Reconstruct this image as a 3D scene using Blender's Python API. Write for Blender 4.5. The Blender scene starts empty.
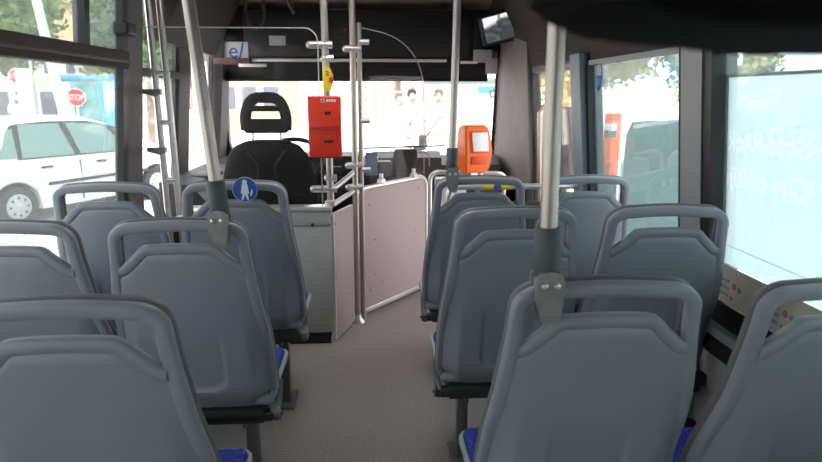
import bpy, bmesh, math, random
from mathutils import Vector, Matrix, Euler
random.seed(7)
S = bpy.context.scene
COL = S.collection
PI = math.pi

# ---------------------------------------------------------------- materials
def srgb(r, g, b):
    f = lambda c: (c/255/12.92) if c/255 <= .04045 else ((c/255+.055)/1.055)**2.4
    return (f(r), f(g), f(b), 1)

MATS = {}
def mat(name, col, rough=.5, metal=0., noise=0., nscale=30., bump=0., bscale=200., spec=.5, coat=0.):
    if name in MATS: return MATS[name]
    m = bpy.data.materials.new(name); m.use_nodes = True
    nt = m.node_tree; b = nt.nodes['Principled BSDF']
    b.inputs['Base Color'].default_value = col
    b.inputs['Roughness'].default_value = rough
    b.inputs['Metallic'].default_value = metal
    b.inputs['Specular IOR Level'].default_value = spec
    b.inputs['Coat Weight'].default_value = coat
    tc = nt.nodes.new('ShaderNodeTexCoord')
    if noise:
        n = nt.nodes.new('ShaderNodeTexNoise'); n.inputs['Scale'].default_value = nscale
        n.inputs['Detail'].default_value = 4
        nt.links.new(tc.outputs['Object'], n.inputs['Vector'])
        r = nt.nodes.new('ShaderNodeValToRGB')
        lo = tuple(max(0, c*(1-noise)) for c in col[:3])+(1,); hi = tuple(min(1, c*(1+noise)) for c in col[:3])+(1,)
        r.color_ramp.elements[0].position = .3; r.color_ramp.elements[1].position = .7
        r.color_ramp.elements[0].color = lo; r.color_ramp.elements[1].color = hi
        nt.links.new(n.outputs['Fac'], r.inputs['Fac']); nt.links.new(r.outputs['Color'], b.inputs['Base Color'])
    if bump:
        n2 = nt.nodes.new('ShaderNodeTexNoise'); n2.inputs['Scale'].default_value = bscale
        nt.links.new(tc.outputs['Object'], n2.inputs['Vector'])
        bp = nt.nodes.new('ShaderNodeBump'); bp.inputs['Strength'].default_value = bump; bp.inputs['Distance'].default_value = .002
        nt.links.new(n2.outputs['Fac'], bp.inputs['Height']); nt.links.new(bp.outputs['Normal'], b.inputs['Normal'])
    MATS[name] = m
    return m

def glass(name, tint, refl=1.45, haze=0., hazecol=(1, 1, 1, 1), gain=1., back=.65):
    """thin pane: tinted see-through, mirror by Fresnel, optional frosted share"""
    m = bpy.data.materials.new(name); m.use_nodes = True
    nt = m.node_tree; nt.nodes.clear()
    out = nt.nodes.new('ShaderNodeOutputMaterial')
    t = nt.nodes.new('ShaderNodeBsdfTransparent'); t.inputs['Color'].default_value = tint
    last = t.outputs[0]
    if haze:
        tr = nt.nodes.new('ShaderNodeBsdfTranslucent'); tr.inputs['Color'].default_value = hazecol
        df = nt.nodes.new('ShaderNodeBsdfDiffuse'); df.inputs['Color'].default_value = hazecol
        mm = nt.nodes.new('ShaderNodeMixShader'); mm.inputs[0].default_value = 1-back
        nt.links.new(tr.outputs[0], mm.inputs[1]); nt.links.new(df.outputs[0], mm.inputs[2])
        mx = nt.nodes.new('ShaderNodeMixShader'); mx.inputs[0].default_value = haze
        nt.links.new(last, mx.inputs[1]); nt.links.new(mm.outputs[0], mx.inputs[2]); last = mx.outputs[0]
    g = nt.nodes.new('ShaderNodeBsdfGlossy'); g.inputs['Roughness'].default_value = .02
    fr = nt.nodes.new('ShaderNodeFresnel'); 
    ge = nt.nodes.new('ShaderNodeNewGeometry'); mi = nt.nodes.new('ShaderNodeMix'); mi.data_type = 'FLOAT'
    mi.inputs[2].default_value = refl; mi.inputs[3].default_value = 1/refl      # same reflectance on both faces of the pane
    nt.links.new(ge.outputs['Backfacing'], mi.inputs[0]); nt.links.new(mi.outputs[0], fr.inputs['IOR'])
    mu = nt.nodes.new('ShaderNodeMath'); mu.operation = 'MULTIPLY'; mu.inputs[1].default_value = gain
    nt.links.new(fr.outputs[0], mu.inputs[0])
    m2 = nt.nodes.new('ShaderNodeMixShader')
    nt.links.new(mu.outputs[0], m2.inputs[0]); nt.links.new(last, m2.inputs[1]); nt.links.new(g.outputs[0], m2.inputs[2])
    nt.links.new(m2.outputs[0], out.inputs['Surface'])
    MATS[name] = m
    return m

def dotted(name, base, dot, scale, thr=.3):
    m = mat(name, base, .85); nt = m.node_tree; b = nt.nodes['Principled BSDF']
    tc = nt.nodes.new('ShaderNodeTexCoord'); v = nt.nodes.new('ShaderNodeTexVoronoi'); v.inputs['Scale'].default_value = scale
    nt.links.new(tc.outputs['Object'], v.inputs['Vector'])
    r = nt.nodes.new('ShaderNodeValToRGB'); r.color_ramp.elements[0].position = thr; r.color_ramp.elements[1].position = thr+.08
    r.color_ramp.elements[0].color = dot; r.color_ramp.elements[1].color = base
    nt.links.new(v.outputs['Distance'], r.inputs['Fac']); nt.links.new(r.outputs['Color'], b.inputs['Base Color'])
    return m

SEAT = mat('seat_plastic', (.28, .29, .326, 1), .42, noise=.05, nscale=6, bump=.25, bscale=700)
SEATD = mat('seat_plastic_dark', (.15, .142, .146, 1), .5, bump=.2, bscale=700)
CUSH = dotted('blue_moquette', (.006, .022, .24, 1), (.05, .14, .62, 1), 75, .2)
PAN = mat('seat_pan_plastic', (.3, .32, .34, 1), .45)
DARKM = mat('dark_steel', (.02, .02, .022, 1), .5)
LEGM = mat('leg_steel', (.12, .115, .115, 1), .45, .3)
CAST = mat('cast_metal', (.30, .29, .28, 1), .45, .4, noise=.15, nscale=40)
STEEL = mat('pole_steel', (.52, .44, .40, 1), .33, .75)
STEELB = mat('pole_steel_bright', (.72, .68, .67, 1), .28, .7)
HINGE = mat('hinge_casting', (.17, .165, .165, 1), .45, .3)
RUBBER = mat('sleeve_plastic', (.085, .092, .10, 1), .55)
FLOORM = mat('floor_vinyl', (.245, .213, .205, 1), .5, noise=.55, nscale=170, bump=.05, bscale=500)
WALLM = mat('wall_panel', (.48, .46, .44, 1), .6, noise=.04, nscale=5)
PILM = mat('pillar_trim', (.27, .265, .27, 1), .5)
PILD = mat('dark_trim', (.03, .023, .024, 1), .6, noise=.1, nscale=8, spec=.2)
GASK = mat('gasket_black', (.008, .007, .008, 1), .45)
HEAD = mat('header_panel', (.045, .037, .035, 1), .75, noise=.06, nscale=5, spec=.1)
LINING = mat('front_lining', (.17, .145, .14, 1), .65, noise=.08, nscale=10, bump=.3, bscale=300)
CEILM = mat('ceiling_panel', (.16, .14, .138, 1), .7)
BLACK = mat('black_plastic', (.008, .008, .009, 1), .5)
BLACKF = mat('black_fabric', (.007, .007, .008, 1), .9, noise=.3, nscale=60)
DASH = mat('dash_plastic', (.016, .015, .0155, 1), .55, noise=.1, nscale=20)
DASHG = mat('dash_grey', (.045, .04, .04, 1), .6)
CABW = mat('cabinet_paint', (.40, .395, .375, 1), .5, noise=.06, nscale=12)
PINK = mat('laminate_panel', (.41, .318, .318, 1), .5, noise=.06, nscale=180)
RIV = mat('rivet', (.55, .48, .48, 1), .35, .4)
RED = mat('validator_red', (.62, .03, .008, 1), .4, noise=.05, nscale=30)
REDD = mat('validator_red_dark', (.4, .015, .006, 1), .5)
ORANGE = mat('machine_orange', (.92, .16, .012, 1), .4)
ORANGED = mat('machine_orange_dark', (.72, .08, .008, 1), .45)
SCREENM = mat('screen_pale', (.80, .80, .82, 1), .3)
YELLOW = mat('button_yellow', (.72, .52, .015, 1), .45)
WHITE = mat('white_plain', (.85, .85, .85, 1), .5)
WHITED = mat('white_dull', (.6, .6, .6, 1), .6)
BLUE = mat('sticker_blue', (.01, .09, .42, 1), .45)
CARD = mat('card_pale', (.45, .47, .5, 1), .6)
BLINDM = mat('blind_mesh', (.012, .011, .012, 1), .8)
BARM = mat('blind_bar', (.75, .72, .68, 1), .35, .3)
BEIGE = mat('sticker_beige', (.40, .38, .30, 1), .7, noise=.1, nscale=25)
STRED = mat('sticker_red', (.38, .12, .11, 1), .6)
STBLU = mat('sticker_slate', (.16, .2, .28, 1), .6)
CARW = mat('car_white', (.80, .81, .82, 1), .25, coat=.5)
CARG = mat('car_glass', (.16, .27, .25, 1), .08)
CARB = mat('car_black', (.02, .02, .022, 1), .5)
TYRE = mat('tyre', (.03, .03, .03, 1), .8)
HUB = mat('hubcap', (.42, .42, .44, 1), .4, .3)
GROUND = mat('pale_asphalt', (.52, .50, .47, 1), .9, noise=.08, nscale=.8)
LEAF1 = mat('leaf_green', (.16, .24, .06, 1), .8, noise=.5, nscale=1.2)
LEAF2 = mat('leaf_dark', (.07, .13, .055, 1), .8, noise=.5, nscale=1.2)
LEAF3 = mat('leaf_olive', (.22, .21, .07, 1), .8, noise=.6, nscale=1.5)
BARK = mat('bark', (.12, .09, .06, 1), .9)
SIGNR = mat('sign_red', (.48, .02, .02, 1), .5)
POSTW = mat('lamp_post_paint', (.7, .7, .7, 1), .5)
KBLUE = mat('kiosk_blue', (.06, .36, .62, 1), .5)
KPOST = mat('kiosk_poster', (.45, .62, .72, 1), .6, noise=.5, nscale=1.5)
BYEL = mat('building_yellow', (.55, .42, .20, 1), .8, noise=.08, nscale=1)
BGREY = mat('building_grey', (.5, .47, .42, 1), .8, noise=.1, nscale=.7)
ROOFT = mat('roof_tile', (.42, .28, .2, 1), .8)
WIND = mat('window_dark', (.1, .11, .13, 1), .3)
SKIN = mat('skin', (.42, .26, .20, 1), .6)
HAIRG = mat('hair_grey', (.2, .18, .17, 1), .8)
HAIRD = mat('hair_dark', (.04, .03, .025, 1), .8)
SHW = mat('shirt_white', (.8, .8, .8, 1), .85)
SHB = mat('shirt_pale_blue', (.5, .66, .72, 1), .85)
SHD = mat('shirt_charcoal', (.025, .022, .025, 1), .85)
TRB = mat('trousers_blue', (.1, .13, .2, 1), .85)
TRW = mat('trousers_pale', (.62, .6, .58, 1), .85)
TRY = mat('trousers_yellow', (.65, .45, .12, 1), .85)
ORP = mat('post_orange', (.85, .12, .02, 1), .5)
TEALB = mat('teal_bus', (.03, .19, .16, 1), .5)
GLASS_S = glass('side_glass', (.56, .585, .575, 1), gain=.4, haze=.05)
TINT = glass('tint_band', (.10, .085, .085, 1), gain=.3)
GLASS_F = glass('front_glass', (.95, .92, .915, 1), gain=.6)
GLASS_R = glass('right_glass', (.56, .62, .615, 1), gain=.8, haze=.08, hazecol=(.75, .85, .85, 1))
PLEXI = glass('plexiglass', (.95, .955, .955, 1), gain=.22)
FILM = glass('window_film', (.72, .755, .765, 1), haze=.76, hazecol=(.92, .94, .945, 1), gain=.3, back=.86)
TEAL_REFL = glass('seat_reflection_teal', (.3, .44, .43, 1), haze=.6, hazecol=(.14, .25, .245, 1))  # teal that paints a seat's reflection in the right window
MIRROR = mat('mirror_silver', (.75, .78, .8, 1), .03, 1.)

# ---------------------------------------------------------------- mesh helpers
def box(bm, c, s, rot=None, bev=0., seg=2):
    r = bmesh.ops.create_cube(bm, size=1)
    vs = r['verts']
    bmesh.ops.scale(bm, vec=s, verts=vs)
    if bev:
        es = list({e for v in vs for e in v.link_edges})
        rb = bmesh.ops.bevel(bm, geom=es, offset=bev, segments=seg, affect='EDGES', profile=.5)
        vs = list({v for f in rb['faces'] for v in f.verts} | {v for v in vs if v.is_valid})
    if rot is not None:
        bmesh.ops.rotate(bm, cent=(0, 0, 0), matrix=Euler(rot).to_matrix(), verts=vs)
    bmesh.ops.translate(bm, vec=c, verts=vs)
    return vs

def bx(bm, x0, x1, y0, y1, z0, z1, bev=0., seg=2):
    return box(bm, ((x0+x1)/2, (y0+y1)/2, (z0+z1)/2), (x1-x0, y1-y0, z1-z0), None, bev, seg)

def tube(bm, pts, r, n=14, closed=False, sec=None, up=None, caps=True):
    """sweep a round (or custom (a,b) half-axes) section along pts"""
    pts = [Vector(p) for p in pts]; N = len(pts)
    rings = []; prev = None
    for i, p in enumerate(pts):
        if closed: t = (pts[(i+1) % N]-pts[i-1]).normalized()
        else: t = (pts[min(i+1, N-1)]-pts[max(i-1, 0)]).normalized()
        if up is not None: a = Vector(up)
        elif prev is None: a = Vector((0, 0, 1)) if abs(t.z) < .9 else Vector((1, 0, 0))
        else: a = prev
        a = (a - t*a.dot(t)).normalized(); prev = a
        b = t.cross(a)
        rr = r[i] if isinstance(r, (list, tuple)) else r
        ring = []
        for k in range(n):
            th = 2*PI*k/n; ca, sa = math.cos(th), math.sin(th)
            if sec:
                e = .65
                ca = math.copysign(abs(ca)**e, ca)*sec[1]; sa = math.copysign(abs(sa)**e, sa)*sec[0]
                ring.append(bm.verts.new(p + a*ca + b*sa))
            else: ring.append(bm.verts.new(p + (a*ca+b*sa)*rr))
        rings.append(ring)
    M = N if closed else N-1
    for i in range(M):
        A, B = rings[i], rings[(i+1) % N]
        for k in range(n): bm.faces.new((A[k], A[(k+1) % n], B[(k+1) % n], B[k]))
    if not closed and caps:
        bm.faces.new(list(reversed(rings[0]))); bm.faces.new(rings[-1])

def cyl(bm, p0, p1, r, n=18): tube(bm, [p0, p1], r, n)

def arc(pts, rad, n=6):
    """round the inner corners of a polyline"""
    out = [Vector(pts[0])]
    for i in range(1, len(pts)-1):
        p, a, b = Vector(pts[i]), Vector(pts[i-1]), Vector(pts[i+1])
        d1, d2 = (a-p), (b-p); l = min(rad, d1.length*.49, d2.length*.49)
        s, e = p+d1.normalized()*l, p+d2.normalized()*l
        for k in range(n+1):
            t = k/n; out.append(s*(1-t)**2 + p*2*t*(1-t) + e*t*t)
    out.append(Vector(pts[-1])); return out

def ell(bm, c, s, seg=20, rings=12, rot=None):
    vs = bmesh.ops.create_uvsphere(bm, u_segments=seg, v_segments=rings, radius=1)['verts']
    bmesh.ops.scale(bm, vec=s, verts=vs)
    if rot is not None: bmesh.ops.rotate(bm, cent=(0, 0, 0), matrix=Euler(rot).to_matrix(), verts=vs)
    bmesh.ops.translate(bm, vec=c, verts=vs); return vs

def prism(bm, poly, axis, a0, a1):
    """polygon of 2-D points extruded along axis 'x'/'y'/'z'"""
    def P(u, v, w): return {'x': (w, u, v), 'y': (u, w, v), 'z': (u, v, w)}[axis]
    A = [bm.verts.new(P(u, v, a0)) for u, v in poly]; B = [bm.verts.new(P(u, v, a1)) for u, v in poly]
    n = len(poly)
    bm.faces.new(A); bm.faces.new(list(reversed(B)))
    for i in range(n): bm.faces.new((A[i], B[i], B[(i+1) % n], A[(i+1) % n]))

def lathe(bm, prof, n=28, M=None):
    rings = []
    for r, z in prof:
        rings.append([bm.verts.new((r*math.cos(2*PI*k/n), r*math.sin(2*PI*k/n), z)) for k in range(n)])
    for A, B in zip(rings, rings[1:]):
        for k in range(n): bm.faces.new((A[k], A[(k+1) % n], B[(k+1) % n], B[k]))
    bm.faces.new(list(reversed(rings[0]))); bm.faces.new(rings[-1])
    if M is not None:
        bmesh.ops.transform(bm, matrix=M, verts=[v for r in rings for v in r])

def mesh(name, bm, m, smooth=True, ang=38):
    bmesh.ops.recalc_face_normals(bm, faces=bm.faces)
    me = bpy.data.meshes.new(name); bm.to_mesh(me); bm.free()
    me.materials.append(m)
    if smooth:
        me.polygons.foreach_set('use_smooth', [True]*len(me.polygons))
        me.set_sharp_from_angle(angle=math.radians(ang))
    return me

def obj(name, bm, m, parent=None, smooth=True, ang=38, loc=None):
    me = bm if isinstance(bm, bpy.types.Mesh) else mesh(name, bm, m, smooth, ang)
    o = bpy.data.objects.new(name, me); COL.objects.link(o)
    if parent: o.parent = parent
    if loc: o.location = loc
    return o

def NB(): return bmesh.new()

def tag(o, label, cat, group=None):
    o['label'] = label; o['category'] = cat
    if group: o['group'] = group
    return o

def thing(name, label, cat, loc=(0, 0, 0), rz=0, group=None):
    o = bpy.data.objects.new(name, None); COL.objects.link(o)
    o.empty_display_size = .1
    o.location = loc; o.rotation_euler = (0, 0, rz)
    return tag(o, label, cat, group)

def struct(name, bm, m, parent=None, smooth=False):
    o = obj(name, bm, m, parent, smooth)
    if not parent: o['kind'] = 'structure'
    return o

def dup(root, loc, label, rz=None):
    r = root.copy(); COL.objects.link(r); r.location = loc; r['label'] = label
    if rz is not None: r.rotation_euler = (0, 0, rz)
    for ch in list(root.children):
        c = ch.copy(); COL.objects.link(c); c.parent = r
        for g in ch.children:
            d = g.copy(); COL.objects.link(d); d.parent = c
    return r

def text_mesh(txt, size, depth=.0006, M=None):
    cu = bpy.data.curves.new('lettering', 'FONT'); cu.body = txt; cu.size = size; cu.extrude = depth
    cu.resolution_u = 4
    o = bpy.data.objects.new('lettering', cu); COL.objects.link(o)
    dg = bpy.context.evaluated_depsgraph_get()
    me = bpy.data.meshes.new_from_object(o.evaluated_get(dg))
    bpy.data.objects.remove(o); bpy.data.curves.remove(cu)
    if M is not None: me.transform(M)
    return me

def add_text(name, txt, size, M, m, parent, center=False):
    me = text_mesh(txt, size)
    if center:
        xs = [v.co.x for v in me.vertices]; ys = [v.co.y for v in me.vertices]
        me.transform(Matrix.Translation((-(min(xs)+max(xs))/2, -(min(ys)+max(ys))/2, 0)))
    me.transform(M); me.materials.clear(); me.materials.append(m); me.name = name
    return obj(name, me, m, parent)

FACE_BACK = Matrix.Rotation(PI/2, 4, 'X')     # upright lettering read by someone looking along +Y

def smooth01(a, b, x):
    t = max(0, min(1, (x-a)/(b-a))); return t*t*(3-2*t)

# ---------------------------------------------------------------- the shell of the bus
XL, XR = -1.32, 1.24
Y0, YF = -3.6, 5.5
CZ = 2.2
def lean(bm):                       # the sides lean inwards above the sills
    for v in bm.verts:
        if v.co.z > .88:
            d = .09*(v.co.z-.88); v.co.x += -d if v.co.x > 0 else d

bm = NB(); bx(bm, XL-.06, XR+.06, Y0, YF+.05, -.1, 0); struct('floor', bm, FLOORM)
bm = NB()
HX, HY0, HY1 = .45, 2.35, 3.30            # opening of an unseen roof hatch, added to light seats and floor
for x0, x1, y0, y1 in ((-1.38, -HX, Y0, YF+.15), (HX, 1.3, Y0, YF+.15), (-HX, HX, Y0, HY0), (-HX, HX, HY1, YF+.15)): bx(bm, x0, x1, y0, y1, 2.2, 2.27)
struct('ceiling', bm, CEILM)
ADDED_HATCH = mat('added_hatch_frosted', (.85, .85, .85, 1), .5)  # made-up hatch pane, spreads daylight down into the bus
nt = ADDED_HATCH.node_tree; tr = nt.nodes.new('ShaderNodeBsdfTranslucent'); tr.inputs['Color'].default_value = (.85, .83, .81, 1)
nt.links.new(tr.outputs[0], nt.nodes['Material Output'].inputs['Surface'])
bm = NB()
for x0, x1, y0, y1 in ((-HX, -HX+.03, HY0, HY1), (HX-.03, HX, HY0, HY1), (-HX, HX, HY0, HY0+.03), (-HX, HX, HY1-.03, HY1)): bx(bm, x0, x1, y0, y1, 2.19, 2.30)
w9 = struct('window_9', bm, PILM)
bm = NB(); r_ = bmesh.ops.create_grid(bm, x_segments=1, y_segments=1, size=.5); bmesh.ops.scale(bm, vec=(2*HX, HY1-HY0, 1), verts=bm.verts); bmesh.ops.translate(bm, vec=(0, (HY0+HY1)/2, 2.30), verts=bm.verts)
obj('added_light_pane', bm, ADDED_HATCH, w9, smooth=False)
# left side: lower wall, header
bm = NB(); bx(bm, XL-.06, XL, Y0, 4.0, 0, .66); bx(bm, XL-.06, XL, 4.0, YF, 0, .62)
bx(bm, XL-.06, XL, Y0, YF, 1.93, 2.21); lean(bm); struct('wall_left', bm, WALLM)
bm = NB(); bx(bm, XR, XR+.06, Y0, 3.58, 0, .60)
bx(bm, XR, XR+.06, Y0, YF, 1.60, 2.21); lean(bm); struct('wall_right', bm, WALLM)
bm = NB(); bx(bm, XL-.06, XR+.06, Y0-.06, Y0, 0, 2.25)
struct('wall_rear', bm, WALLM)
# front wall: a rounded windscreen opening in a dark lining
def rounded_plate(name, outer, inner, rad, y0, y1, m):
    bm = NB()
    def ringpts(x0, x1, z0, z1, r, n=8):
        p = []
        for cx, cz, a in ((x1-r, z1-r, 0), (x0+r, z1-r, 90), (x0+r, z0+r, 180), (x1-r, z0+r, 270)):
            for k in range(n+1):
                t = math.radians(a+90*k/n); p.append((cx+r*math.cos(t), cz+r*math.sin(t)))
        return p
    I = ringpts(*inner, rad); O = ringpts(*outer, .02); n = len(I)
    r = []
    for pts, y in ((I, y0), (O, y0), (O, y1), (I, y1)): r.append([bm.verts.new((x, y, z)) for x, z in pts])
    for a in range(4):
        A, B = r[a], r[(a+1) % 4]
        for k in range(n): bm.faces.new((A[k], A[(k+1) % n], B[(k+1) % n], B[k]))
    return struct(name, bm, m)
w = rounded_plate('wall_front', (XL-.06, XR+.06, 0, 2.22), (-1.235, 1.15, .86, 2.13), .16, YF-.02, YF+.06, LINING)
bm = NB(); bx(bm, -1.235, 1.15, YF+.02, YF+.03, .86, 2.13)
obj('pane', bm, GLASS_F, w)
bm = NB(); bx(bm, -1.235, 1.15, YF+.012, YF+.018, 1.66, 2.13); obj('tint_band', bm, TINT, w)
# side headers / coves
bm = NB()
prism(bm, [(1.165, 1.575), (1.19, 1.575), (1.26, 2.2), (.95, 2.2), (1.10, 1.90)], 'y', Y0, YF-.03)
struct('trim_1', bm, HEAD)
bm = NB(); prism(bm, [(-1.20, 1.93), (-1.235, 1.93), (-1.24, 2.2), (-1.0, 2.2)], 'y', Y0, 5.0)
struct('trim_2', bm, HEAD)
bm = NB(); bx(bm, 1.155, 1.185, Y0, 3.95, 1.555, 1.58, .004); struct('trim_3', bm, PILM)
bm = NB(); bx(bm, 1.165, 1.185, Y0, 2.08, 1.535, 1.56); struct('trim_4', bm, GASK)
# right wall: gasket, sill ledge, dark strip
bm = NB(); bx(bm, XR-.012, XR+.05, Y0, 2.10, .598, .68); struct('trim_5', bm, GASK)
bm = NB(); bx(bm, XR-.05, XR+.01, Y0, 3.36, .565, .60, .006); struct('trim_6', bm, PILM)
bm = NB(); bx(bm, XR-.047, XR+.01, Y0, 3.36, .50, .566); struct('trim_7', bm, PILD)
bm = NB(); bx(bm, XR-.03, XR, Y0, 3.36, 0, .16); struct('baseboard_right', bm, PILD)
bm = NB(); bx(bm, XL, XL+.04, Y0, 3.3, .62, .665, .006); struct('trim_8', bm, PILM)
bm = NB(); bx(bm, XL, XL+.03, Y0, 3.3, 0, .16); struct('baseboard_left', bm, PILD)
# pillars
def pillar(i, x0, x1, y0, y1, z0, z1, m):
    bm = NB(); bx(bm, x0, x1, y0, y1, z0, .88); bx(bm, x0, x1, y0, y1, .88, z1); lean(bm); struct('trim_%d' % i, bm, m)
pillar(9, XL-.02, XL+.02, 3.34, 3.56, 0, 2.0, mat('pillar_trim_dark', (.13, .122, .122, 1), .6, spec=.2))
pillar(10, XL-.02, XL+.024, 3.28, 3.34, .6, 2.0, GASK)
pillar(11, XL-.02, XL+.02, 4.22, 4.46, 0, 2.0, PILD)
pillar(12, XL-.05, XL+.06, 5.22, 5.48, 0, 2.05, PILD)
pillar(13, XR-.045, XR+.05, 2.15, 2.30, 0, 1.62, PILM)
pillar(14, XR-.04, XR+.05, 2.095, 2.15, .6, 1.62, GASK)
pillar(15, XR-.035, XR+.05, 2.30, 2.335, .6, 1.62, PILD)
pillar(16, XR-.03, XR+.05, 3.36, 3.40, 0, 1.62, GASK)
pillar(17, XR-.06, XR+.05, 3.40, 3.56, 0, 1.62, mat('door_post_blue', (.17, .21, .25, 1), .5))
pillar(18, XR-.04, XR+.05, 3.56, 3.59, 0, 1.62, GASK)
pillar(19, XL-.05, XL+.045, -1.0, -.8, 0, 2.0, PILM)
pillar(20, XR-.045, XR+.05, -1.0, -.8, 0, 1.62, PILM)
# corner lining beside the windscreen, right (door gear cover), slightly twisted
bm = NB()
b0 = [(1.05, 5.47), (1.25, 5.47), (1.25, 4.66), (1.195, 4.66)]
t0 = [(1.10, 5.47), (1.16, 5.47), (1.155, 4.62), (1.12, 4.62)]
def loft(bm, A, za, B, zb):
    a = [bm.verts.new((x, y, za)) for x, y in A]; b = [bm.verts.new((x, y, zb)) for x, y in B]; n = len(a)
    bm.faces.new(a); bm.faces.new(b)
    for i in range(n): bm.faces.new((a[i], a[(i+1) % n], b[(i+1) % n], b[i]))
loft(bm, b0, .72, t0, 1.85)
bx(bm, 1.135, 1.2, 4.62, 5.47, 1.84, 2.2)
struct('trim_21', bm, LINING)
bm = NB(); cyl(bm, (1.045, 5.45, .8), (1.085, 5.45, 1.82), .012); struct('trim_22', bm, GASK, smooth=True)
# corner lining above the driver's window and along the top of the windscreen
bm = NB(); prism(bm, [(4.9, 2.2), (5.47, 2.2), (5.47, 2.1), (5.3, 2.13)], 'x', -1.22, 1.1); struct('trim_23', bm, LINING)
bm = NB(); prism(bm, [(-1.24, 1.70), (-1.19, 1.70), (-1.10, 1.86), (-.92, 2.2), (-1.24, 2.2)], 'y', 3.72, 5.0); struct('trim_24', bm, HEAD)

# windows: gasket frames (structure) with panes
def window(n, x, y0, y1, z0, z1, side, gm, hopper=None, fw=.022, out=True):
    bm = NB()
    xs = (x-.012, x+.012)
    def fr(a0, a1, c0, c1):
        if c0 < .88 < c1:
            bx(bm, xs[0], xs[1], a0, a1, c0, .88); bx(bm, xs[0], xs[1], a0, a1, .88, c1)
        else: bx(bm, xs[0], xs[1], a0, a1, c0, c1)
    fr(y0, y0+fw, z0, z1); fr(y1-fw, y1, z0, z1); fr(y0, y1, z0, z0+fw); fr(y0, y1, z1-fw, z1)
    lean(bm)
    f = struct('window_%d' % n, bm, GASK)
    bm = NB(); bx(bm, x-.003, x+.003, y0, y1, z0, .88); bx(bm, x-.003, x+.003, y0, y1, .88, z1); lean(bm)
    obj('pane', bm, gm, f, smooth=False)
    if hopper:
        bm = NB(); bx(bm, x-.03, x+.055, y0, y1, 1.528, 1.613, .008); lean(bm); obj('hopper_rail', bm, PILD, f, smooth=False)
        bm = NB(); bx(bm, x-.015, x+.062, y0, y1, 1.556, 1.566); lean(bm); obj('rail_groove', bm, GASK, f, smooth=False)
        bm = NB(); bx(bm, x-.02, x+.03, hopper, hopper+.05, 1.61, 1.93); lean(bm); obj('hopper_stile', bm, GASK, f, smooth=False)
        bm = NB(); bx(bm, x-.02, x+.07, y1-.06, y1+.06, 1.69, 1.75, .012); lean(bm); obj('hopper_catch', bm, BLACK, f, smooth=False)
    return f
window(1, XL-.01, -.8, 3.31, .64, 1.95, -1, GLASS_S, hopper=2.87)
w2 = window(2, XL-.01, 3.56, 4.22, .60, 1.95, -1, GLASS_F)
bm = NB(); bx(bm, XL-.03, XL+.02, 3.55, 4.23, 1.50, 1.545); lean(bm); obj('cross_rail', bm, PILD, w2, smooth=False)
window(3, XL-.01, 4.46, 5.15, .60, 1.95, -1, GLASS_F)
w4 = window(4, XR+.01, 2.32, 3.38, .62, 1.60, 1, GLASS_R)
w5 = window(5, XR+.01, -.8, 2.12, .62, 1.62, 1, GLASS_R)
window(6, XL-.01, Y0, -1.0, .64, 1.95, -1, GLASS_S)
window(7, XR+.01, Y0, -1.0, .62, 1.62, 1, GLASS_S)

# printed film over the lower right window, its lettering faces the street
FTXT = glass('film_letter_white', (1, 1, 1, 1), haze=.93, hazecol=(1, 1, 1, 1), gain=.1, back=.9)
def film_text(txt, size, y, z, depth):
    me = text_mesh(txt, size, depth)
    M = Matrix(((0, 0, 1, 0), (1, 0, 0, 0), (0, 1, 0, 0), (0, 0, 0, 1)))     # reads along +y from the street
    me.transform(Matrix.Translation((XR+.0217, y, z)) @ M); return me
LINES = (('Grad Rijeka', .098, 1.665, 1.217), ('City of Rijeka', .098, 1.675, 1.095))
bm = NB(); bx(bm, XR+.021, XR+.0225, -.78, 2.1, .88, 1.468)
fo = obj('window_film', bm, FILM, None, smooth=False)
for L_ in LINES:
    cu = bpy.data.objects.new('cutter', film_text(*L_, .01)); COL.objects.link(cu)
    md = fo.modifiers.new('b', 'BOOLEAN'); md.object = cu; md.operation = 'DIFFERENCE'; md.solver = 'EXACT'
    dg = bpy.context.evaluated_depsgraph_get(); dg.update()
    nm = bpy.data.meshes.new_from_object(fo.evaluated_get(dg)); fo.modifiers.clear(); fo.data = nm
    bpy.data.objects.remove(cu)
bm = NB(); bm.from_mesh(fo.data); bpy.data.objects.remove(fo)
bx(bm, XR+.021, XR+.0225, -.78, 2.1, .81, .88); lean(bm)
obj('window_film', bm, FILM, w5, smooth=False)
bm = NB(); bx(bm, XR+.02, XR+.0235, -.78, 2.1, 1.458, 1.468); lean(bm); obj('film_edge', bm, WHITE, w5, smooth=False)
for L_ in LINES:
    me = film_text(*L_, .0006); bm = NB(); bm.from_mesh(me); lean(bm); obj('film_lettering', bm, FTXT, w5, smooth=False)
# band of stickers along the bottom of that window
bm = NB(); bx(bm, XR-.004, XR-.0025, .3, 2.09, .682, .815)
band = obj('sticker_band', bm, BEIGE, w5, smooth=False)
for k in range(6):
    y = 1.97-.27*k
    for dy, dz, r, mm in ((0, .075, .012, STRED), (-.03, .07, .010, STBLU), (.01, .03, .008, STRED)):
        bm = NB(); cyl(bm, (XR-.0045, y+dy, .68+dz), (XR-.0055, y+dy, .68+dz), r, 14)
        obj('sticker_mark', bm, mm, band)
    for j in range(3):
        bm = NB(); bx(bm, XR-.0055, XR-.0045, y+.03, y+.10, .71+.025*j, .718+.025*j); obj('sticker_line', bm, STBLU, band, smooth=False)
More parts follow.
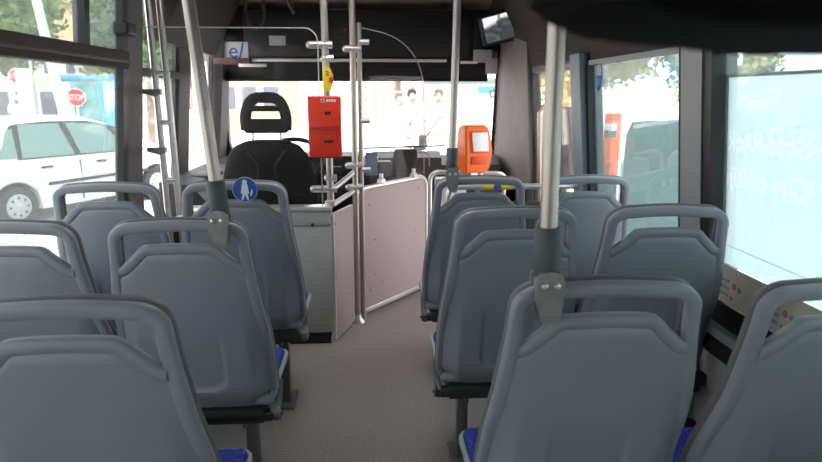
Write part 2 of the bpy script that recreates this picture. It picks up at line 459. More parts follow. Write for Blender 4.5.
# blue and white oval notice on the front right window
bm = NB(); M = Matrix.Rotation(PI/2, 4, 'Y')
lathe(bm, [(.036, -.001), (.036, .001)], 28, Matrix.Translation((XR-.052, 3.27, 1.49)) @ M @ Matrix.Diagonal((1.9, 1, 1, 1)))
ov = obj('oval_sticker', bm, BLUE, w4)
bm = NB()
pts = [(3.27+.030*math.cos(t), 1.50+.058*math.sin(t)) for t in [PI*k/12 for k in range(13)]]
prism(bm, pts, 'x', XR-.0555, XR-.054); obj('sticker_top', bm, CARD, ov, smooth=False)
for k in range(2):
    bm = NB(); box(bm, (XR-.0552, 3.26+.02*k, 1.465), (.0015, .005, .04), (.3-.6*k, 0, 0)); obj('sticker_figure', bm, CARD, ov, smooth=False)

# front door: two glazed leaves in dark frames
def door_leaf(n, y0, y1):
    bm = NB(); x = XR+.01
    for a0, a1, c0, c1 in ((y0, y0+.03, 0, .88), (y0, y0+.03, .88, 1.62), (y1-.03, y1, 0, .88), (y1-.03, y1, .88, 1.62), (y0, y1, 0, .12), (y0, y1, 1.55, 1.62)):
        bx(bm, x-.025, x+.025, a0, a1, c0-.08 if c0 == 0 else c0, c1)
    lean(bm); d = struct('door_%d' % n, bm, GASK)
    bm = NB(); bx(bm, x-.003, x+.003, y0, y1, 0, .88); bx(bm, x-.003, x+.003, y0, y1, .88, 1.6); lean(bm); obj('pane', bm, GLASS_F, d, smooth=False)
    bm = NB(); ym = y1-.06 if n == 1 else y0+.06
    tube(bm, arc([(x-.03, ym, .55), (x-.10, ym, .58), (x-.135, ym, 1.3), (x-.09, ym, 1.34)], .05), .016); obj('door_handle', bm, STEEL, d)
door_leaf(1, 3.60, 4.09); door_leaf(2, 4.095, 4.62)
bm = NB(); bx(bm, XR, XR+.06, 4.64, YF, -.08, .88); bx(bm, XR, XR+.06, 4.64, YF, .88, 1.62); lean(bm); struct('trim_25', bm, LINING)

# ---------------------------------------------------------------- the seats
H = .69
def W_(v):                       # half width of the rim's outer edge along the back
    k = [(0, .212), (.03, .232), (.08, .243), (.2, .243), (.33, .236), (.45, .222), (.56, .208), (.62, .203), (H, .2)]
    for (a, wa), (b, wb) in zip(k, k[1:]):
        if v <= b: return wa+(wb-wa)*(v-a)/(b-a)
    return .2
def PT(x, v, off):
    u = min(1, abs(x)/W_(max(0, min(H, v))))
    y = .135*(1-v/H)**1.15 - off
    y += .060*max(0, u-.70)/.30*(1-smooth01(.18, .46, v))
    y += .03*(1-smooth01(0, .10, v))
    return Vector((x, y, .355+v*.99))
def rim_path(inset, dv=0, n=10):
    R = .055
    side = [.02+(H-R-.02)*k/22 for k in range(23)]
    pts = [(-W_(v)+inset, v) for v in side]
    wt = W_(H-R)-inset; top = H-inset*0.9+dv
    for k in range(1, n+1):
        t = PI/2*k/n; pts.append((-wt+(R)*(1-math.cos(t)), H-R+(top-H+R)*math.sin(t)))
    left = pts[:]
    arch = [(-wt+R+(2*(wt-R))*k/12, top+.006*math.sin(PI*k/12)) for k in range(1, 12)]
    return left+arch+[(-x, v) for x, v in reversed(left)]
def vt(x):                       # upper edge of the panel: a hump, falling away to the handle's feet
    a = abs(x)
    k = max(0, a-.098)/.072; k = k if k > .3 else k*k/.3*.5+k*.5      # flat crown, straight flanks
    return H-.070-.004*(a/.098)**2*(a < .098)-.004*(a >= .098)-.066*min(1.0, k)
def groove(x, v):
    qx, qv = max(0, abs(x)-.045), max(0, .150-v)
    return .012*(1-smooth01(.040, .052, math.hypot(qx, qv)))*(1-smooth01(.20, .36, v))
def back_meshes():
    bm = NB()
    # rim
    tube(bm, [PT(x, v, .006) for x, v in rim_path(.0165)], 0, 18, sec=(.0165, .0145), up=(0, 1, .2))
    # panel, rear and front skins
    NU, NV = 76, 60
    def skin(off, sgn):
        g = []
        for i in range(NU+1):
            u = -1+2*i/NU; col = []
            for j in range(NV+1):
                t = j/NV
                xt = u*(.19)
                v = .004+t*(vt(xt)-.004)
                x = u*(W_(v)-.022 if v > .03 else (W_(v)-.022)*(1-.10*(1-v/.03)))
                o = off
                if sgn > 0:
                    o += .011*(1-u**4) - groove(x, v)
                    o -= .017*smooth01(.93, 1., t)
                col.append(bm.verts.new(PT(x, v, o)))
            g.append(col)
        for i in range(NU):
            for j in range(NV): bm.faces.new((g[i][j], g[i+1][j], g[i+1][j+1], g[i][j+1]))
        return g
    A = skin(.0155, 1); B = skin(-.012, -1)
    for i in range(NU):
        bm.faces.new((A[i][0], A[i+1][0], B[i+1][0], B[i][0])); bm.faces.new((A[i][-1], A[i+1][-1], B[i+1][-1], B[i][-1]))
    # lip along the hump and along the foot of the back
    lip = [( -.183+.366*k/40) for k in range(41)]
    tube(bm, [PT(x, vt(x)-.010, .0125 if abs(x) < .16 else .010) for x in lip], 0, 12, sec=(.016, .0135), up=(0, 1, .2))
    foot = [(-.185+.37*k/24) for k in range(25)]
    tube(bm, [PT(x*.8, .010, .010) for x in foot], 0, 10, sec=(.010, .010), up=(0, 1, .2))
    me1 = mesh('backrest', bm, SEAT, True, 50)
    bm = NB()
    tube(bm, [PT(x, v, -.016) for x, v in rim_path(.016, .004)], 0, 14, sec=(.0175, .013), up=(0, 1, .2))
    g = []
    for i in range(21):
        u = -1+i/10; g.append([bm.verts.new(PT(u*(W_(v)-.03), v, -.026)) for v in [.02+(vt(u*.195)-.03)*j/16 for j in range(17)]])
    for i in range(20):
        for j in range(16): bm.faces.new((g[i][j], g[i+1][j], g[i+1][j+1], g[i][j+1]))
    me2 = mesh('front_shell', bm, SEATD, True, 50)
    return me1, me2
BACK, FRONT = back_meshes()
def pan_mesh():
    bm = NB()
    bx(bm, -.228, .228, .13, .49, .37, .415, .02, 3)
    tube(bm, arc([(-.225, .14, .412), (-.232, .492, .418), (.232, .492, .418), (.225, .14, .412)], .05), 0, 10, sec=(.008, .012), up=(0, 0, 1))
    return mesh('seat_pan', bm, PAN)
PANM = pan_mesh()
bm = NB(); bx(bm, -.222, .222, .15, .482, .40, .445, .018, 3); CUSHM = mesh('seat_cushion', bm, CUSH)
bm = NB(); bx(bm, -.20, .20, .10, .50, .325, .375, .006); bx(bm, -.228, .228, .10, .15, .332, .36, .005); BEAMM = mesh('frame_beam', bm, DARKM)
def leg_mesh(s):
    bm = NB(); x = .13*s
    bx(bm, x-.02, x+.02, .22, .27, .0, .34, .004); bx(bm, x-.045, x+.045, .16, .34, 0, .012, .004)
    bx(bm, x-.006, x+.006, .12, .24, .30, .33)
    return mesh('leg', bm, LEGM)
def hinge_mesh(s):
    bm = NB(); x = .232*s
    tube(bm, arc([(x, .13, .335), (x+.004*s, .19, .36), (x+.004*s, .22, .43)], .04), 0, 10, sec=(.022, .012), up=(1, 0, 0))
    cyl(bm, (x-.014, .135, .345), (x+.018*s, .135, .345), .022); cyl(bm, (x, .135, .345), (x+.024*s, .135, .345), .008)
    return mesh('hinge_bracket', bm, HINGE)
def wallarm_mesh(s, L):
    bm = NB(); bx(bm, min(.18*s, L), max(.18*s, L), .16, .24, .328, .372, .004)
    return mesh('wall_bracket', bm, DARKM)
LEGS = {s: leg_mesh(s) for s in (1, -1)}; HNG = {s: hinge_mesh(s) for s in (1, -1)}
G = 'grey plastic bus seats with blue cushions'
def seat(x, y, z, side, aisle, label):
    """side -1 left of the aisle, +1 right; z lifts the seat"""
    t = thing('bus_seat', label, 'seat', (x, y, 0), 0, G)
    for n, me in (('backrest', BACK), ('front_shell', FRONT), ('seat_pan', PANM), ('seat_cushion', CUSHM), ('frame_beam', BEAMM)):
        o = obj(n, me, None, t); o.location.z = z
        if n == 'seat_cushion': o['label'] = 'blue dotted fabric cushion'
        if n == 'front_shell': o['label'] = 'darker plastic front half of the backrest'
    if aisle:
        o = obj('leg', LEGS[-side], None, t); o.scale.z = (.34+z)/.34
        o = obj('hinge_bracket', HNG[-side], None, t); o.location.z = z
    else:
        L = (XL-x if side < 0 else XR-x)
        o = obj('wall_bracket', wallarm_mesh(side, L), None, t); o.location.z = z
    return t
seat(-.585, 1.13, -.016, -1, True, 'closest seat on the left, cut by the bottom left corner of the photo')
seat(-.575, 1.82, -.003, -1, True, 'second seat along the aisle on the left, a grab pole clamped to its handle')
seat(-.545, 2.45, .025, -1, True, 'third seat along the aisle on the left, just before the white cab cabinet')
seat(-1.07, 1.82, -.003, -1, False, 'left window seat cut by the left photo edge, beside the seat with the pole')
seat(-1.045, 2.47, .018, -1, False, 'left window seat farthest forward, in front of the parked white car')
seat(.482, 1.2, -.018, 1, True, 'closest seat right of the aisle, thick grab pole clamped to its handle')
seat(.463, 1.95, -.003, 1, True, 'second seat along the aisle on the right, directly behind the thick grab pole')
seat(.476, 2.72, .0, 1, True, 'third seat right of the aisle, below the orange ticket machine')
seat(.99, 1.17, -.022, 1, False, 'closest right window seat, cut by the bottom right corner of the photo')
seat(.955, 1.92, .005, 1, False, 'middle right window seat, beside the frosted lettered window')
seat(.992, 2.80, -.012, 1, False, 'right window seat farthest forward, beside the pale teal window view')

# ---------------------------------------------------------------- grab poles
GP = 'steel grab poles'
def clamp_pole(label, x0, y0, z0, x1, y1, z1, r, hz):
    """pole from the ceiling down to a sleeve and cast clamp on a seat handle at height hz"""
    a, b = Vector((x0, y0, z0)), Vector((x1, y1, z1)); d = (b-a).normalized()
    t = thing('grab_pole', label, 'grab pole', (x0, y0, hz), 0, GP)
    L = Vector((x0, y0, hz))
    bm = NB(); cyl(bm, a+d*.05-L, b-L, r, 24); obj('tube', bm, STEEL, t)
    bm = NB(); tube(bm, [a-d*.012-L, a-d*.006-L, a+d*.084-L, a+d*.090-L], [r*1.4, r*1.6, r*1.55, r*1.3], 24); obj('sleeve', bm, RUBBER, t)
    bm = NB()
    # cast clamp: broad rounded head that narrows to a tongue gripping the handle
    prof = []
    for k in range(13):
        th = PI*k/12; prof.append((.029*math.cos(th), .006+.022*math.sin(th)))
    prof += [(-.027, -.03), (-.012, -.080), (.020, -.080), (.026, -.04)]
    dz = z0-hz
    sc = r/.0175
    prism(bm, [(px*sc, dz-.022+pz) for px, pz in prof], 'y', -.036, -.022)
    prism(bm, [(px*sc*.9, dz-.022+pz*.96) for px, pz in prof], 'y', .022, .03)
    bx(bm, -.02*sc, .02*sc, -.03, .026, dz-.05, dz-.012, .004)
    bx(bm, -.010*sc, .018*sc, -.03, .026, dz-.102, dz-.088, .003)
    c = obj('clamp', bm, CAST, t, ang=30)
    for s in (-1, 1):
        bm = NB(); tube(bm, [(s*.0125*sc, -.034, dz-.022), (s*.0125*sc, -.040, dz-.022), (s*.0125*sc, -.042, dz-.022)], [.0075, .007, .004], 14); obj('bolt', bm, STEELB, c)
    bm = NB(); e = b-L; tube(bm, [e-d*.03, e-d*.012, e], [r*1.2, r*2.2, r*2.4], 24); obj('ceiling_flange', bm, CAST, t)
    return t
clamp_pole('thick steel grab pole nearest the camera, clamped to the closest right seat', .347, 1.186, 1.054, .339, 1.186, 2.2, .0175, 1.02)
clamp_pole('slim grab pole right of centre, clamped to the seat under the orange machine', .345, 2.704, 1.085, .368, 2.704, 2.2, .0165, 1.035)
clamp_pole('slanting grab pole on the left, clamped to the second left aisle seat', -.447, 1.806, 1.07, -.535, 1.806, 2.2, .0175, 1.03)

# ---------------------------------------------------------------- driver's cab
# rear cabinet
t = thing('cab_cabinet', 'white metal cabinet behind the driver seat with steel top ledge', 'cabinet', (-.72, 3.55, 0))
bm = NB(); bx(bm, -.30, .488, -.18, -.09, .07, .78, .006); obj('body', bm, CABW, t)
bm = NB(); bx(bm, -.29, .47, -.17, -.095, 0, .07); obj('kick_plate', bm, BLACK, t, smooth=False)
bm = NB(); bx(bm, -.31, .492, -.195, -.075, .775, .80, .008); obj('top_ledge', bm, STEELB, t)
bm = NB(); bx(bm, -.298, .484, -.187, -.178, .70, .775, .003); obj('upper_strip', bm, CABW, t)
bm = NB(); cyl(bm, (.385, -.188, .703), (.385, -.193, .703), .009); obj('lock', bm, BLACK, t)
# angled side panel
def rivets(parent, pts, y):
    for x, z in pts:
        bm = NB(); ell(bm, (x, y, z), (.0075, .005, .0075), 10, 6); obj('rivet', bm, RIV, parent)
ang = math.atan2(3.69-3.37, -.115+.225)
t = thing('riveted_partition', 'narrow pinkish riveted panel between the white cabinet and the steel post', 'panel', (-.225, 3.37, 0), ang)
L = math.hypot(.32, .11)
bm = NB(); bx(bm, 0.005, L-.02, .0, .02, .03, .76, .003); obj('board', bm, PINK, t)
bm = NB(); bx(bm, 0, L-.02, .02, .045, .005, .04); bx(bm, 0.0, .012, -.004, .02, .02, .76); obj('frame', bm, STEELB, t, smooth=False)
rivets(t, [(.035, .70), (.29, .70), (.035, .38), (.035, .08), (.27, .08)], -.002)
# cab door
ang = math.atan2(4.33-3.755, .372+.085)
t = thing('cab_door', 'half-height pinkish riveted cab door in a steel tube frame', 'cab door', (-.085, 3.755, 0), ang)
L = math.hypot(.575, .457)
bm = NB(); tube(bm, arc([(0.005, 0, .06), (.005, 0, .84), (L-.05, 0, .845), (L, 0, .80), (L, 0, .03)], .05), .015, 14); obj('tube_frame', bm, STEELB, t)
bm = NB(); bx(bm, 0.01, L, -.012, .012, .035, .065, .003); obj('bottom_rail', bm, STEELB, t)
bm = NB(); bx(bm, .018, L-.012, -.006, .006, .06, .835); obj('board', bm, PINK, t, smooth=False)
rivets(t, [(.09, .73), (.14, .50), (.14, .27), (.09, .18), (.22, .20), (.50, .20), (.58, .29), (.63, .23), (.59, .48), (.63, .77)], -.008)
for x in (.22, .58):
    bm = NB(); cyl(bm, (x, 0, .85), (x, 0, .91), .013); cyl(bm, (x-.02, 0, .862), (x+.02, 0, .862), .02); obj('knob', bm, STEELB, t)
# steel posts by the door
GC = 'posts around the driver cab'
def coupler(bm, c, d=(1, 0, 0), r=.024, l=.045):
    r *= .82; l *= .85
    d = Vector(d).normalized(); c = Vector(c); cyl(bm, c-d*l, c+d*l, r, 16); ell(bm, c-d*l, (r, r, r), 12, 8)
t = thing('cab_post', 'full-height steel post on the floor beside the cab door', 'post', (-.107, 3.714, 0), 0, GC)
bm = NB(); cyl(bm, (0, 0, 0), (0, 0, 2.2), .018, 20); obj('tube', bm, STEEL, t)
bm = NB(); tube(bm, [(0, 0, 0), (0, 0, .012), (0, 0, .03), (0, 0, .05)], [.045, .042, .024, .021], 20); obj('foot_flange', bm, STEELB, t)
bm = NB(); tube(bm, [(0, 0, 2.2), (0, 0, 2.185), (0, 0, 2.17)], [.042, .04, .02], 20); obj('ceiling_flange', bm, STEELB, t)
for z in (1.66, .99, .86):
    bm = NB(); coupler(bm, (.0, -.0, z), (1, .3, 0), .023, .05); obj('coupling', bm, STEELB, t)
t = thing('door_post', 'shorter steel post touching the tall one, hinge of the cab door', 'post', (-.07, 3.735, 0), 0, GC)
bm = NB(); tube(bm, [(0, 0, 0), (0, 0, 1.80), (0, 0, 1.806)], [.014, .014, .008], 16); obj('tube', bm, STEEL, t)
for z in (1.70, 1.25, .96):
    bm = NB(); coupler(bm, (.03, .005, z), (1, .2, 0), .019, .03); obj('coupling', bm, STEELB, t)
t = thing('validator_post', 'steel post carrying the red ticket validator', 'post', (-.237, 3.44, .8), 0, GC)
bm = NB(); cyl(bm, (0, 0, 0), (-.012, 0, 1.4), .019, 20); obj('tube', bm, STEEL, t)
bm = NB(); tube(bm, [(-.012, 0, 1.4), (-.012, 0, 1.385), (-.012, 0, 1.37)], [.042, .04, .02], 20); obj('ceiling_flange', bm, STEELB, t)
bm = NB(); tube(bm, [(0, 0, 0), (0, 0, .02), (0, 0, .03)], [.034, .034, .022], 20); obj('foot_flange', bm, STEELB, t)
for z, l in ((.86, .07), (.79, .03), (.15, .03), (.09, .075)):
    bm = NB(); coupler(bm, (-.03 if l > .05 else .01, -.0, z), (1, 0, 0), .024, l); obj('coupling', bm, STEELB, t)
# short rails that tie the validator post to the tall post
for z0, z1, lab in ((.885, .975, 'upper short steel rail tying the validator post to the tall post'), (.80, .865, 'lower short steel rail tying the validator post to the tall post')):
    bm = NB(); cyl(bm, (-.225, 3.45, z0), (-.118, 3.71, z1-.03), .015, 14); tag(obj('tie_rail', bm, STEELB), lab, 'rail', 'tie rails behind the driver')
# validator
t = thing('ticket_validator', 'red ticket validator box on the steel post', 'ticket validator', (-.252, 3.40, 1.07))
bm = NB(); bx(bm, -.087, .087, -.06, .02, 0, .325, .010, 3); obj('casing', bm, RED, t)
bm = NB(); prism(bm, [(-.075, .15), (.075, .15), (.075, .172), (-.075, .162)], 'y', -.066, -.058); obj('slot_lip', bm, REDD, t)
bm = NB(); bx(bm, -.088, .088, -.061, .021, .128, .131); obj('seam', bm, REDD, t, smooth=False)
def arrow(cx, cz, s, w, name='arrow_mark'):
    bm = NB(); prism(bm, [(cx-.5*w, cz), (cx-.15*w, cz+s), (cx-.15*w, cz+s*.45), (cx+.5*w, cz+s*.45), (cx+.5*w, cz-s*.45), (cx-.15*w, cz-s*.45), (cx-.15*w, cz-s)], 'y', -.063, -.060)
    obj(name, bm, BLACK, t, smooth=False)
arrow(.018, .238, .014, .036)
bm = NB(); bx(bm, -.005, .045, -.063, -.06, .082, .096, .001); obj('ticket_slot', bm, BLACK, t)
bm = NB(); bx(bm, -.016, .004, -.0625, -.06, .292, .31); obj('logo_square', bm, WHITED, t, smooth=False)
bm = NB(); bx(bm, -.012, 0.0, -.063, -.06, .296, .306); obj('logo_square_core', bm, REDD, t, smooth=False)
for k in range(4):
    bm = NB(); bx(bm, .012+.013*k, .022+.013*k, -.0625, -.06, .294, .308, .001); obj('logo_mark', bm, WHITED, t, smooth=False)
bm = NB(); bx(bm, -.02, .03, .01, .06, .1, .2); obj('mount', bm, BLACK, t, smooth=False)
# yellow stop button
t = thing('stop_button', 'yellow stop button unit with a red push knob, above the red validator', 'button', (-.236, 3.42, 1.42))
bm = NB(); prism(bm, [(-.024, 0.02), (-.018, .125), (0, .13), (.014, .12), (.03, .085), (.03, .04), (.015, 0), (-.01, 0)], 'y', -.028, .02)
obj('housing', bm, YELLOW, t)
bm = NB(); bx(bm, .012, .034, -.034, -.026, .045, .075, .003); obj('push_knob', bm, SIGNR, t)
for z in (.10, .085): 
    bm = NB(); box(bm, (.003, -.029, z), (.018, .002, .005), (0, .5, 0)); obj('mark', bm, BLACK, t, smooth=False)

# clear partition behind the driver, with a round blue notice
t = thing('cab_partition', 'clear rounded plastic partition standing on the cabinet behind the driver', 'partition', (-.68, 3.40, .80))
def rr(x0, x1, z0, z1, r, n=8):
    p = [(x0, z0), (x1, z0)]
    for k in range(n+1):
        a = PI/2*k/n; p.append((x1-r+r*math.cos(a), z1-r+r*math.sin(a)))
    p.append((x0, z1)); return p
bm = NB(); prism(bm, rr(-.50, .40, 0, .94, .07), 'y', -.003, .003); obj('pane', bm, PLEXI, t, smooth=False)
EDGE = mat('plexi_edge', (.35, .35, .34, 1), .3)
bm = NB(); tube(bm, [(x, 0, z) for x, z in rr(-.50, .40, 0, .94, .07)[1:]], .0035, 8); obj('edge', bm, EDGE, t)
t = thing('round_notice', 'round blue notice with white figure, on the third left aisle seat handle', 'notice', (-.495, 2.412, 1.043))
RX = Matrix.Rotation(PI/2, 4, 'X')
bm = NB(); lathe(bm, [(.049, -.002), (.049, .002)], 36, RX); obj('rim', bm, CARD, t)
bm = NB(); lathe(bm, [(.0455, -.001), (.0455, .001)], 36, Matrix.Translation((0, -.003, 0)) @ RX); obj('disc', bm, BLUE, t)
bm = NB(); y = -.0055; q = .78
cyl(bm, (0, y, .0295), (0, y+.0012, .0295), .0095, 16)
prism(bm, [(x*q, z*q-.092) for x, z in [(-.013, .146), (.013, .146), (.020, .098), (.012, .098), (.0095, .122), (.0105, .105), (.019, .066), (.009, .066), (0, .096), (-.009, .066), (-.019, .066), (-.0105, .105), (-.0095, .122), (-.012, .098), (-.020, .098)]], 'y', y, y+.0012)
obj('figure', bm, WHITE, t, smooth=False)
bm = NB(); prism(bm, [(.024, -.004), (.028, .004), (.030, -.006), (.024, -.026), (.019, -.022)], 'y', y, y+.001); obj('figure_mark', bm, WHITE, t, smooth=False)
bm = NB(); bx(bm, -.012, .012, .0, .03, -.012, .012); obj('clip', bm, BLACK, t, smooth=False)
# curved clear screen over the cab door
t = thing('door_screen', 'clear curved plastic screen above the half-height cab door', 'screen', (-.065, 3.76, .86), math.atan2(.575, .457))
pts = [(0, 0), (.70, 0), (.70, .52)]
pts += [(.70*math.cos(a)**.7 if a < PI/2-.01 else 0.0, .52+.40*math.sin(a)**.9) for a in [PI/2*k/14 for k in range(1, 14)]]
pts += [(0.0, .925)]
bm = NB(); prism(bm, pts, 'y', .016, .021); obj('pane', bm, PLEXI, t, smooth=False)
bm = NB(); tube(bm, [(x, .018, z) for x, z in pts[1:]], .003, 8); obj('edge', bm, EDGE, t)

# corner posts by the left wall
t = thing('corner_posts', 'pair of linked steel posts with grey brackets by the left window pillar', 'posts', (-1.145, 3.60, 0))
for x, tx in ((-.03, -.055), (.04, .005)):
    bm = NB(); cyl(bm, (x, 0, 0), (tx, 0, 2.1), .018, 18); obj('post', bm, STEELB, t)
for z in (.66, .93, 1.25, 1.52):
    bm = NB(); coupler(bm, (-.0, -.004, z), (1, 0, 0), .017, .04); obj('coupling', bm, STEELB, t)
for z in (.70, 1.10, 1.42):
    bm = NB(); prism(bm, [(-.12, z-.012), (-.05, z-.03), (-.02, z-.015), (-.02, z+.012), (-.12, z+.012)], 'y', -.02, .02); obj('wall_bracket', bm, CAST, t)
# low rail from the posts along the driver's side to the cabinet
bm = NB(); tube(bm, [(-1.15, 3.56, .70), (-1.08, 3.56, .72), (-1.035, 3.56, .74)], .014); tag(obj('cab_rail', bm, STEELB), 'short bright rail low beside the corner posts at the left', 'rail')

# driver seat
t = thing('driver_seat', 'black upholstered driver seat with looped headrest', 'driver seat', (-.665, 4.02, 0))
bm = NB()
def back_sec(z, hw, d, y):
    return [(hw*1.14*math.copysign(abs(math.cos(a))**.6, math.cos(a)), y+d*math.copysign(abs(math.sin(a))**.7, math.sin(a)), z) for a in [2*PI*k/28 for k in range(28)]]
prev = None
secs = [(.50, .27, .07, .04), (.62, .275, .075, .03), (.76, .27, .075, .015), (.90, .255, .07, .0), (1.02, .225, .062, -.012), (1.085, .18, .055, -.02), (1.115, .12, .04, -.022), (1.125, .06, .02, -.024)]
rings = [[bm.verts.new(p) for p in back_sec(*s)] for s in secs]
for A, B in zip(rings, rings[1:]):
    for k in range(28): bm.faces.new((A[k], A[(k+1) % 28], B[(k+1) % 28], B[k]))
bm.faces.new(rings[0]); bm.faces.new(rings[-1])
obj('backrest', bm, BLACKF, t)
for s in (-1, 1):
    bm = NB(); tube(bm, [(s*.05, -.085, .55), (s*.07, -.088, .8), (s*.05, -.082, .97), (s*.12, -.075, 1.06)], .008, 8); obj('seam_piping', bm, DASH, t)
bm = NB(); bx(bm, -.26, .26, -.02, .48, .42, .54, .04, 3); obj('cushion', bm, BLACKF, t)
bm = NB(); bx(bm, -.2, .2, 0, .4, 0, .43, .02); obj('pedestal', bm, DASH, t)
for s in (-1, 1):
    bm = NB(); cyl(bm, (s*.09, -.02, 1.06), (s*.085, -.03, 1.2), .007, 10); obj('headrest_rod', bm, STEELB, t)
bm = NB()
tube(bm, arc([(-.122, -.03, 1.185), (-.128, -.03, 1.28), (-.085, -.03, 1.385), (.085, -.03, 1.385), (.128, -.03, 1.28), (.122, -.03, 1.185)], .07, 8), 0, 14, sec=(.034, .035), up=(0, 1, 0))
bx(bm, -.14, .14, -.062, .002, 1.165, 1.255, .025, 3)
bx(bm, -.11, .11, -.058, -.002, 1.30, 1.335, .012, 2)
obj('headrest', bm, BLACKF, t)
# steering wheel
t = thing('steering_wheel', 'black steering wheel in front of the driver seat', 'steering wheel', (-.60, 4.62, .93))
bm = NB(); Rm = Matrix.Rotation(math.radians(38), 4, 'X')
tube(bm, [Rm @ Vector((.23*math.cos(a), .23*math.sin(a), 0)) for a in [2*PI*k/40 for k in range(40)]], .017, 12, closed=True); obj('rim', bm, BLACK, t)
bm = NB()
for a in (PI*.08, PI*.92, PI*1.5): tube(bm, [Rm @ Vector((.04*math.cos(a), .04*math.sin(a), -.02)), Rm @ Vector((.225*math.cos(a), .225*math.sin(a), 0))], .013, 8)
ell(bm, (0, 0, -.02), (.07, .07, .035), rot=(math.radians(38), 0, 0)); obj('spokes', bm, BLACK, t)
bm = NB(); cyl(bm, (0, 0.0, -.03), (0, .22, -.40), .04); obj('column', bm, DASH, t)
# dashboard
t = thing('dashboard', 'dark plastic dashboard under the windscreen', 'dashboard', (0, 5.2, 0))
bm = NB()
prism(bm, [(.26, 0), (.26, .885), (.05, .90), (-.15, .84), (-.20, .70), (-.10, .0)], 'x', -1.27, 1.05); obj('body', bm, DASH, t, smooth=False)
bm = NB(); prism(bm, [(-.02, .60), (.0, .80), (-.10, .95), (-.28, .93), (-.40, .80), (-.42, .60)], 'x', -.97, -.10); obj('instrument_hood', bm, DASH, t, smooth=False)
bm = NB(); prism(bm, [(.20, .86), (.02, .94), (-.14, .90), (-.2, .72), (.2, .6)], 'x', .0, .56); obj('cash_desk_cover', bm, DASHG, t, smooth=False)
bm = NB(); prism(bm, [(.22, .80), (.05, .87), (-.30, .74), (-.34, .5), (.2, .4)], 'x', .62, 1.03); obj('front_shelf', bm, DASHG, t, smooth=False)
bm = NB(); tube(bm, arc([(.05, -.16, .92), (.05, -.14, .95), (.46, -.14, .94), (.46, -.18, .72)], .05), .004, 8); obj('cover_edge', bm, RIV, t)
for x, y, z, sx, sz, m in ((-.95, -.41, .78, .18, .1, BLACK), (-.3, -.42, .84, .12, .05, DASHG), (-.25, -.41, .76, .1, .04, BLACK)):
    bm = NB(); box(bm, (x, y, z), (sx, .03, sz), (.2, 0, 0), .005); obj('control_panel', bm, m, t)
t = thing('side_console', 'black driver side console along the wall left of the driver seat', 'console', (-1.13, 4.55, 0))
bm = NB(); prism(bm, [(-.17, 0), (-.17, .88), (.02, .86), (.12, .74), (.12, 0)], 'y', -.72, .40); obj('body', bm, DASH, t, smooth=False)
bm = NB(); box(bm, (-.02, -.2, .86), (.16, .3, .03), None, .008); obj('switch_panel', bm, BLACK, t)
# devices near the cab door
t = thing('fare_terminal', 'black slanted fare terminal behind the cab door', 'terminal', (.235, 4.55, .84), -.35)
bm = NB(); box(bm, (0, 0, .09), (.17, .05, .17), (-.45, 0, 0), .01); obj('casing', bm, BLACK, t)
bm = NB(); box(bm, (0, -.028, .10), (.145, .006, .125), (-.45, 0, 0), .003); obj('screen', bm, DASH, t)
bm = NB(); bx(bm, -.06, .06, -.05, .09, -.25, .03, .01); obj('stand', bm, DASH, t)
t = thing('coin_tray', 'dark coin changer with a pale front, left of the fare terminal', 'coin changer', (.06, 4.62, .80))
bm = NB(); bx(bm, -.08, .08, -.06, .08, 0, .12, .015); obj('casing', bm, DASH, t)
bm = NB(); box(bm, (0.03, -.065, .06), (.07, .008, .09), (-.1, 0, 0), .003); obj('front_plate', bm, DASHG, t)
bm = NB(); bx(bm, -.07, -.02, -.05, .06, .115, .15, .006); obj('yellow_tray', bm, YELLOW, t)
bm = NB(); bx(bm, -.07, .07, -.05, .07, -.3, .01); obj('stand', bm, DASH, t, smooth=False)
bm = NB(); prism(bm, [(-.02, 0), (.0, .14), (.035, .15), (.04, 0)], 'x', -.02, .06); tag(obj('cab_handset', bm, STBLU, loc=(-.03, 4.2, .87)), 'small dark blue handset standing beside the tall post', 'handset')

# destination display, blind, bar
t = thing('destination_display', 'black destination display box along the top of the windscreen', 'display box', (-.09, 5.28, 1.70))
bm = NB(); bx(bm, -.93, .95, -.02, .16, 0, .37, .01); obj('casing', bm, BLACK, t)
bm = NB(); bx(bm, -.73, -.60, -.023, -.019, .09, .165); obj('notice_plate', bm, CARD, t, smooth=False)
for x in (-.7, .7):
    bm = NB(); bx(bm, x-.02, x+.02, .05, .09, .36, .5); obj('hanger', bm, BLACK, t, smooth=False)
bm = NB(); bx(bm, .93, 1.01, -.03, .1, .03, .36, .01); obj('end_cap', bm, BLACK, t)
bm = NB(); cyl(bm, (-.12, .0, .215), (-.12, -.025, .215), .012); obj('indicator', bm, REDD, t)
t = thing('sun_blind', 'black roller sun blind below the destination display', 'sun blind', (-.1, 5.36, 1.52))
bm = NB(); bx(bm, -1.12, 1.08, 0, .006, 0, .19); obj('fabric', bm, BLINDM, t, smooth=False)
bm = NB(); bx(bm, -.98, .72, -.09, -.06, .145, .17, .006); obj('bar', bm, BARM, t)
bm = NB(); cyl(bm, (-1.12, 0, 0), (1.08, 0, 0), .01); obj('hem', bm, BLACK, t)
for x in (-.95, .7):
    bm = NB(); bx(bm, x-.01, x+.01, -.08, .003, .15, .165); obj('bracket', bm, BLACK, t, smooth=False)
t = thing('side_blind', 'dark folded blind hanging at the left end of the windscreen', 'sun blind', (-1.12, 5.30, 1.70))
bm = NB(); bx(bm, -.08, .12, 0, .02, -.02, .40, .004); obj('fabric', bm, BLINDM, t)
t = thing('route_card', 'pale card with blue lettering at the upper left of the windscreen', 'card', (-1.08, 5.25, 1.69))
bm = NB(); bx(bm, -.11, .09, 0, .004, 0, .125); obj('card', bm, WHITED, t, smooth=False)
add_text('lettering', 'e/', .17, Matrix.Translation((0, -.003, .06)) @ FACE_BACK, BLUE, t, True)
